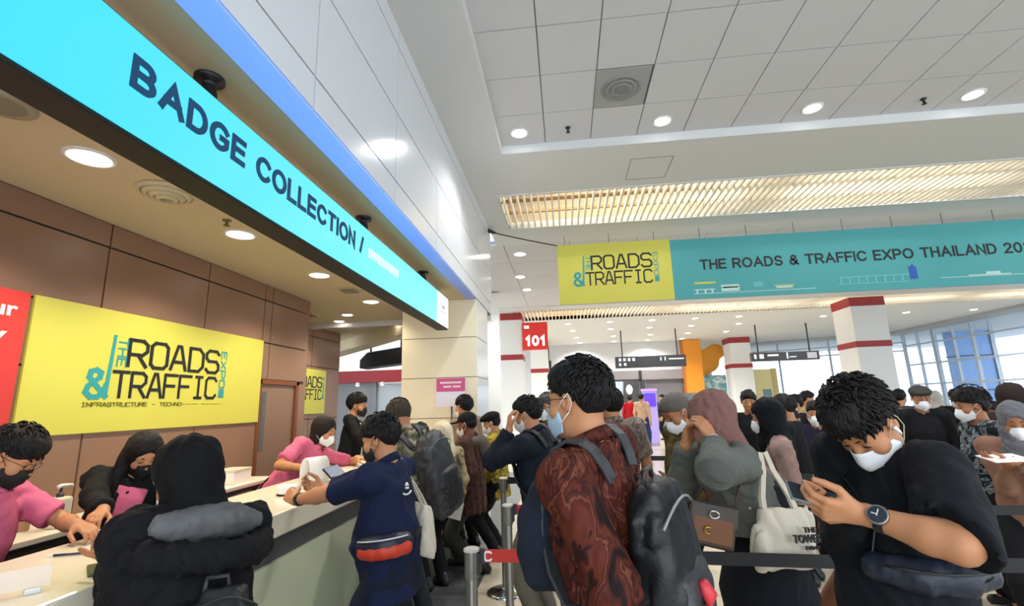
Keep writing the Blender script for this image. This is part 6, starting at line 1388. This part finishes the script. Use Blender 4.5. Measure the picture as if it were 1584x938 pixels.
for x0, x1, z in ((-0.08, 0.06, 1.70), (-0.12, 0.1, 1.635)):
    x = x0
    while x < x1: b.box((x, -0.0225, z), (x+0.008, -0.02, z+0.008)); x += 0.013
b.build('small_print', M['paper'], t)

# ------------------------------------------------------------------ bags
def tote(label, top_c, u, n, w, h, m, handle_top, text=None, depth=0.05, wr=0.008):
    """open topped cloth bag hanging from handle_top"""
    top_c = np.array(top_c, float); u = nrm(u); n = nrm(n); t = thing('tote_bag', label, 'bag', tuple(top_c-np.array([0, 0, h])))
    R0 = np.array([u, np.cross((0, 0, 1), u), (0, 0, 1)]); f = Field()
    f.tube((0, 0, 0), R0, [0, 0.015, h*0.3, h*0.75, h*0.97, h], np.array([0.86, 0.98, 1.0, 0.96, 0.93, 0.93])*w/2, np.array([0.5, 1.0, 1.15, 0.8, 0.4, 0.35])*depth, p=3.5, k=0.01)
    f.disp(wrinkles(wr, 11, 8, (1, 1, 0.4))); mesh_part('bag_body', f.mesh(0.008), m, t)
    ht = np.array(handle_top)-top_c+np.array([0, 0, h])
    for s_ in (-1, 1):
        b = MB(); off = np.cross((0, 0, 1), u)*s_*0.014
        a0 = u*w*0.26+np.array([0, 0, h-0.03])+off; a1 = -u*w*0.26+np.array([0, 0, h-0.03])+off
        pts = [a0, a0*0.72+ht*0.28+u*0.01, a0*0.3+ht*0.7, ht+u*0.012, ht-u*0.012, a1*0.3+ht*0.7, a1*0.72+ht*0.28-u*0.01, a1]
        b.tube(pts, 0, flat=(0.022, 0.004, u)); b.build('handle', m, t)
    return t
CANV = fabric('canvas_cream', '#cfc6b4', 0.06)
# cream tote at the navy polo's back shoulder
sh = W2(g7, g7.tp((0.10, -0.03, 0.545)))
tote('cream canvas tote hanging from the shoulder of the navy polo', at(648, 778, 2.74), (0.80, -0.55, 0), (0.5, 0.8, 0), 0.23, 0.26, CANV, sh)
# printed tote held by the mauve headscarf person
tb = tote('cream tote with printed black words on the arm of the grey jacket', at(1206, 785, 2.49), (0.97, 0.12, 0.0), (0, -1, 0), 0.29, 0.26, CANV, at(1180, 700, 2.47))
c0 = at(1206, 785, 2.49); q0 = c0+np.array([0.012, -0.066, -0.155]); ru = np.array([0.97, 0.12, 0])*0.125
for st, dx, dz, wv, hv in (('THE', 0.05, 0.062, 0.055, 0.022), ('TOWER', 0.0, 0.02, 0.125, 0.034), ('EVENT', 0.05, -0.008, 0.06, 0.014)):
    text_mesh('print', st, M['ink'], tb, q0+nrm(ru)*dx+np.array([0, -0.003, dz]), nrm(ru)*wv, (0, 0, hv), thick=0.012, bold=0.01)
# brown flap handbag
t = thing('handbag', 'brown leather flap handbag with gold clasp in front of the grey jacket', 'handbag', tuple(at(1098, 845, 2.43))); c = np.array(t.location)
u = nrm((0.92, -0.1, -0.18)); n = nrm((-0.15, -0.95, 0)); v = np.cross(n, u)*-1
v = nrm(v) if v[2] > 0 else -nrm(v)
b = MB(); b.obox(v*0.085, u*0.098, n*0.035, v*0.085); b.build('bag_body', mat('leather_dark', '#3b2c25', 0.4), t, bevel=0.012)
b = MB(); b.obox(v*0.075+n*0.038, u*0.086, n*0.006, v*0.055); b.build('front_pocket', mat('leather_tan', '#7b4a28', 0.38), t, bevel=0.006)
b = MB(); b.obox(v*0.14+n*0.037, u*0.10, n*0.006, v*0.045); b.obox(v*0.178, u*0.10, n*0.04, v*0.006); b.build('flap', mat('leather_grey', '#4c443f', 0.4), t, bevel=0.006)
b = MB(); b.tube([v*0.145+n*0.048+u*0.02*math.cos(q)+v*0.016*math.sin(q) for q in np.linspace(0, 2*PI, 13)], 0.005, 6); b.build('buckle', M['chrome'], t)
b = MB(); b.tube([v*0.075+n*0.05+u*0.014*math.cos(q)+v*0.014*math.sin(q)-u*0.02 for q in np.linspace(0.6, 5.4, 11)], 0.005, 6); b.build('clasp', mat('gold', '#c79a3e', 0.25, metal=1.0), t)
b = MB(); a0 = -u*0.09+v*0.17; a1 = u*0.09+v*0.17; top_ = at(1120, 690, 2.62)-c; b.tube([a0, a0*0.5+top_*0.5+n*0.06, top_+n*0.05, top_-n*0.05, a1*0.5+top_*0.5+u*0.05, a1], 0.006, 6); b.build('strap', mat('leather_dark', '#3b2c25', 0.4), t)
# red and navy waist bag on the navy polo
t = thing('waist_bag', 'orange red and navy waist bag round the hips of the navy polo', 'waist bag', tuple(W2(g7, g7.tp((-0.13, 0.02, 0.13))))); c = np.array(t.location)
toW = lambda x, y, z: W2(g7, g7.tp((x, y, z)))-c
f = Field(); pts = [toW(-0.195*math.sin(q)*g7.w, 0.17*math.cos(q)-0.01, 0.15) for q in np.linspace(1.3, 2.5, 5)]
for a_, e_ in zip(pts, pts[1:]): f.rc(a_, e_, 0.045, 0.045, k=0.03)
mesh_part('pouch', f.mesh(0.008), mat('nylon_navy', '#131a30', 0.5), t)
f = Field(); pts = [toW(-0.215*math.sin(q)*g7.w, 0.195*math.cos(q)-0.01, 0.128) for q in np.linspace(1.35, 2.45, 5)]
for a_, e_ in zip(pts, pts[1:]): f.rc(a_, e_, 0.034, 0.036, k=0.02)
mesh_part('red_pocket', f.mesh(0.007), mat('nylon_red', '#c63a22', 0.5, bump=0.2), t)
b = MB(); b.tube([toW(-0.245*math.sin(q)*g7.w, 0.22*math.cos(q)-0.01, 0.185) for q in np.linspace(1.3, 2.5, 9)], 0.004, 6); b.build('zip', mat('zip_pale', '#c9ccd2', 0.4), t)
b = MB(); b.tube([toW(0.205*math.sin(q)*g7.w, 0.17*math.cos(q)+0.005, 0.16) for q in np.linspace(-0.95, 3.9, 22)], 0, flat=(0.03, 0.005, (0, 0, 1))); b.build('belt', M['black'], t)
# papers in the hands at the right edge
t = thing('paper_sheet', 'white papers held by the person in the grey headscarf', 'paper', tuple(at(1556, 711, 3.38))); b = MB(); b.prism([(-0.12, -0.08, -0.01), (0.08, -0.10, 0.0), (0.10, 0.08, 0.02), (-0.10, 0.09, 0.01)], (0, 0, 0.006)); b.build('sheet', M['paper'], t)

# ------------------------------------------------------------------ belt barriers
def post(label, x, y, h=0.95):
    t = thing('stanchion', label, 'barrier post', (x, y, 0), 0, 'belt barrier posts')
    b = MB(); b.lathe([(0.165, 0.0), (0.165, 0.012), (0.15, 0.022), (0.05, 0.035), (0.03, 0.05)], n=32); b.build('base', M['chrome'], t)
    b = MB(); b.lathe([(0.027, 0.04), (0.027, h-0.13)], n=20); b.build('pole', M['steel'], t)
    b = MB(); b.lathe([(0.031, h-0.13), (0.033, h-0.12), (0.033, h-0.012)], n=20); b.build('belt_housing', mat('post_grey', '#8b8880', 0.35, metal=0.6), t)
    b = MB(); b.lathe([(0.038, h-0.014), (0.038, h-0.004), (0.03, h)], n=20); b.build('cap', mat('cap_light', '#c2bfb6', 0.35), t)
    b = MB(); b.box((0.026, -0.02, h-0.11), (0.042, 0.02, h-0.02)); b.build('belt_clip', M['black'], t)
    return t
def belt(label, x0, x1, y, m, z=0.915, sag=0.0, mark=None):
    t = thing('barrier_belt', label, 'barrier belt', (x0, y, z), 0, None)
    n = 14; b = MB(); pts = [np.array([(x1-x0)*i/(n-1), 0, -sag*math.sin(PI*i/(n-1))]) for i in range(n)]
    b.tube(pts, 0, flat=(0.055, 0.003, (0, 0, 1))); b.build('webbing', m, t)
    b = MB(); b.box((-0.002, -0.012, -0.032), (0.02, 0.012, 0.032)); b.build('buckle', M['black'], t)
    if mark: stroke_text('mark', 'C', M['paper'], t, np.array([x0+0.022, y-0.004, z-0.018]), np.array([0.03, 0, 0]), np.array([0, 0, 0.036]), weight=0.3)
RB = mat('belt_red', '#c5271d', 0.55); BB = mat('belt_black', '#0d0d11', 0.6)
for lab, x, y in (('nearest belt post at the end of the red belt', -0.47, 2.39), ('second belt post behind the nearest one', -0.42, 3.38), ('tall belt post in front of the mustard jacket', -0.60, 4.55),
                  ('belt post with chrome base below the printed tote', 1.79, 4.62), ('belt post with chrome base at the lower right corner', 3.62, 4.68), ('belt post hidden behind the red batik shirt', 0.35, 2.39), ('belt post behind the big backpack', 0.36, 3.38), ('belt post in front of the far shop', 0.35, 6.25)):
    post(lab, x, y)
belt('red belt running from the nearest post to the red batik shirt', -0.43, 0.31, 2.39, RB, mark=True)
belt('red belt on the second row behind the navy bag', -0.38, 0.32, 3.38, RB)
belt('black belt crossing in front of the mauve headscarf person', 0.39, 3.9, 2.39, BB, sag=0.03)
belt('black belt of the second row passing behind the black shirt', 0.40, 4.8, 3.38, BB, sag=0.02)
belt('black belt of the third row left of the dotted dress', -0.56, 1.75, 4.6, BB, sag=0.02)
belt('black belt of the third row at the right side', 1.83, 3.58, 4.65, BB, sag=0.02)
belt('black belt of the far row in front of the shop', 0.39, 3.6, 6.25, BB, sag=0.02)

# dark blue pouch worn across the body under the forearm of the person with the phone
t = thing('sling_pouch', 'dark blue sling pouch across the black shirt below the bare forearm', 'bag', tuple(W2(g29, g29.tp((-0.17, 0.05, 0.20))))); c = np.array(t.location)
toL = lambda x, y, z: W2(g29, g29.tp((x, y, z)))-c
f = Field()
for q0, q1 in ((0.2, 0.7), (0.7, 1.2), (1.2, 1.7)):
    f.rc(toL(-0.185*math.sin(q0), 0.155*math.cos(q0)+0.01, 0.27), toL(-0.185*math.sin(q1), 0.155*math.cos(q1)+0.01, 0.27), 0.042, 0.042, k=0.03)
f.disp(wrinkles(0.004, 14, 3)); mesh_part('pouch', f.mesh(0.008), mat('nylon_steel_blue', '#1b2333', 0.45, bump=0.2), t)
pts = [g29.tp((-0.17*math.sin(0.2), 0.20, 0.29)), g29.tp((0.03, 0.16, 0.37)), g29.tp((0.09, 0.08, 0.47)), g29.tp((0.10, -0.02, 0.54))]
pts = g29.shirt.hug(np.array(pts), 0.006); b = MB(); b.tube([W2(g29, p)-c for p in pts], 0, flat=(0.03, 0.004, g29.ldir((1, 0, 0)))); b.build('strap', M['black'], t)
b = MB(); b.tube([toL(-0.228*math.sin(q), 0.20*math.cos(q)+0.01, 0.295) for q in np.linspace(0.35, 1.6, 8)], 0.004, 6); b.build('zip', mat('zip_dark', '#222326', 0.5), t)
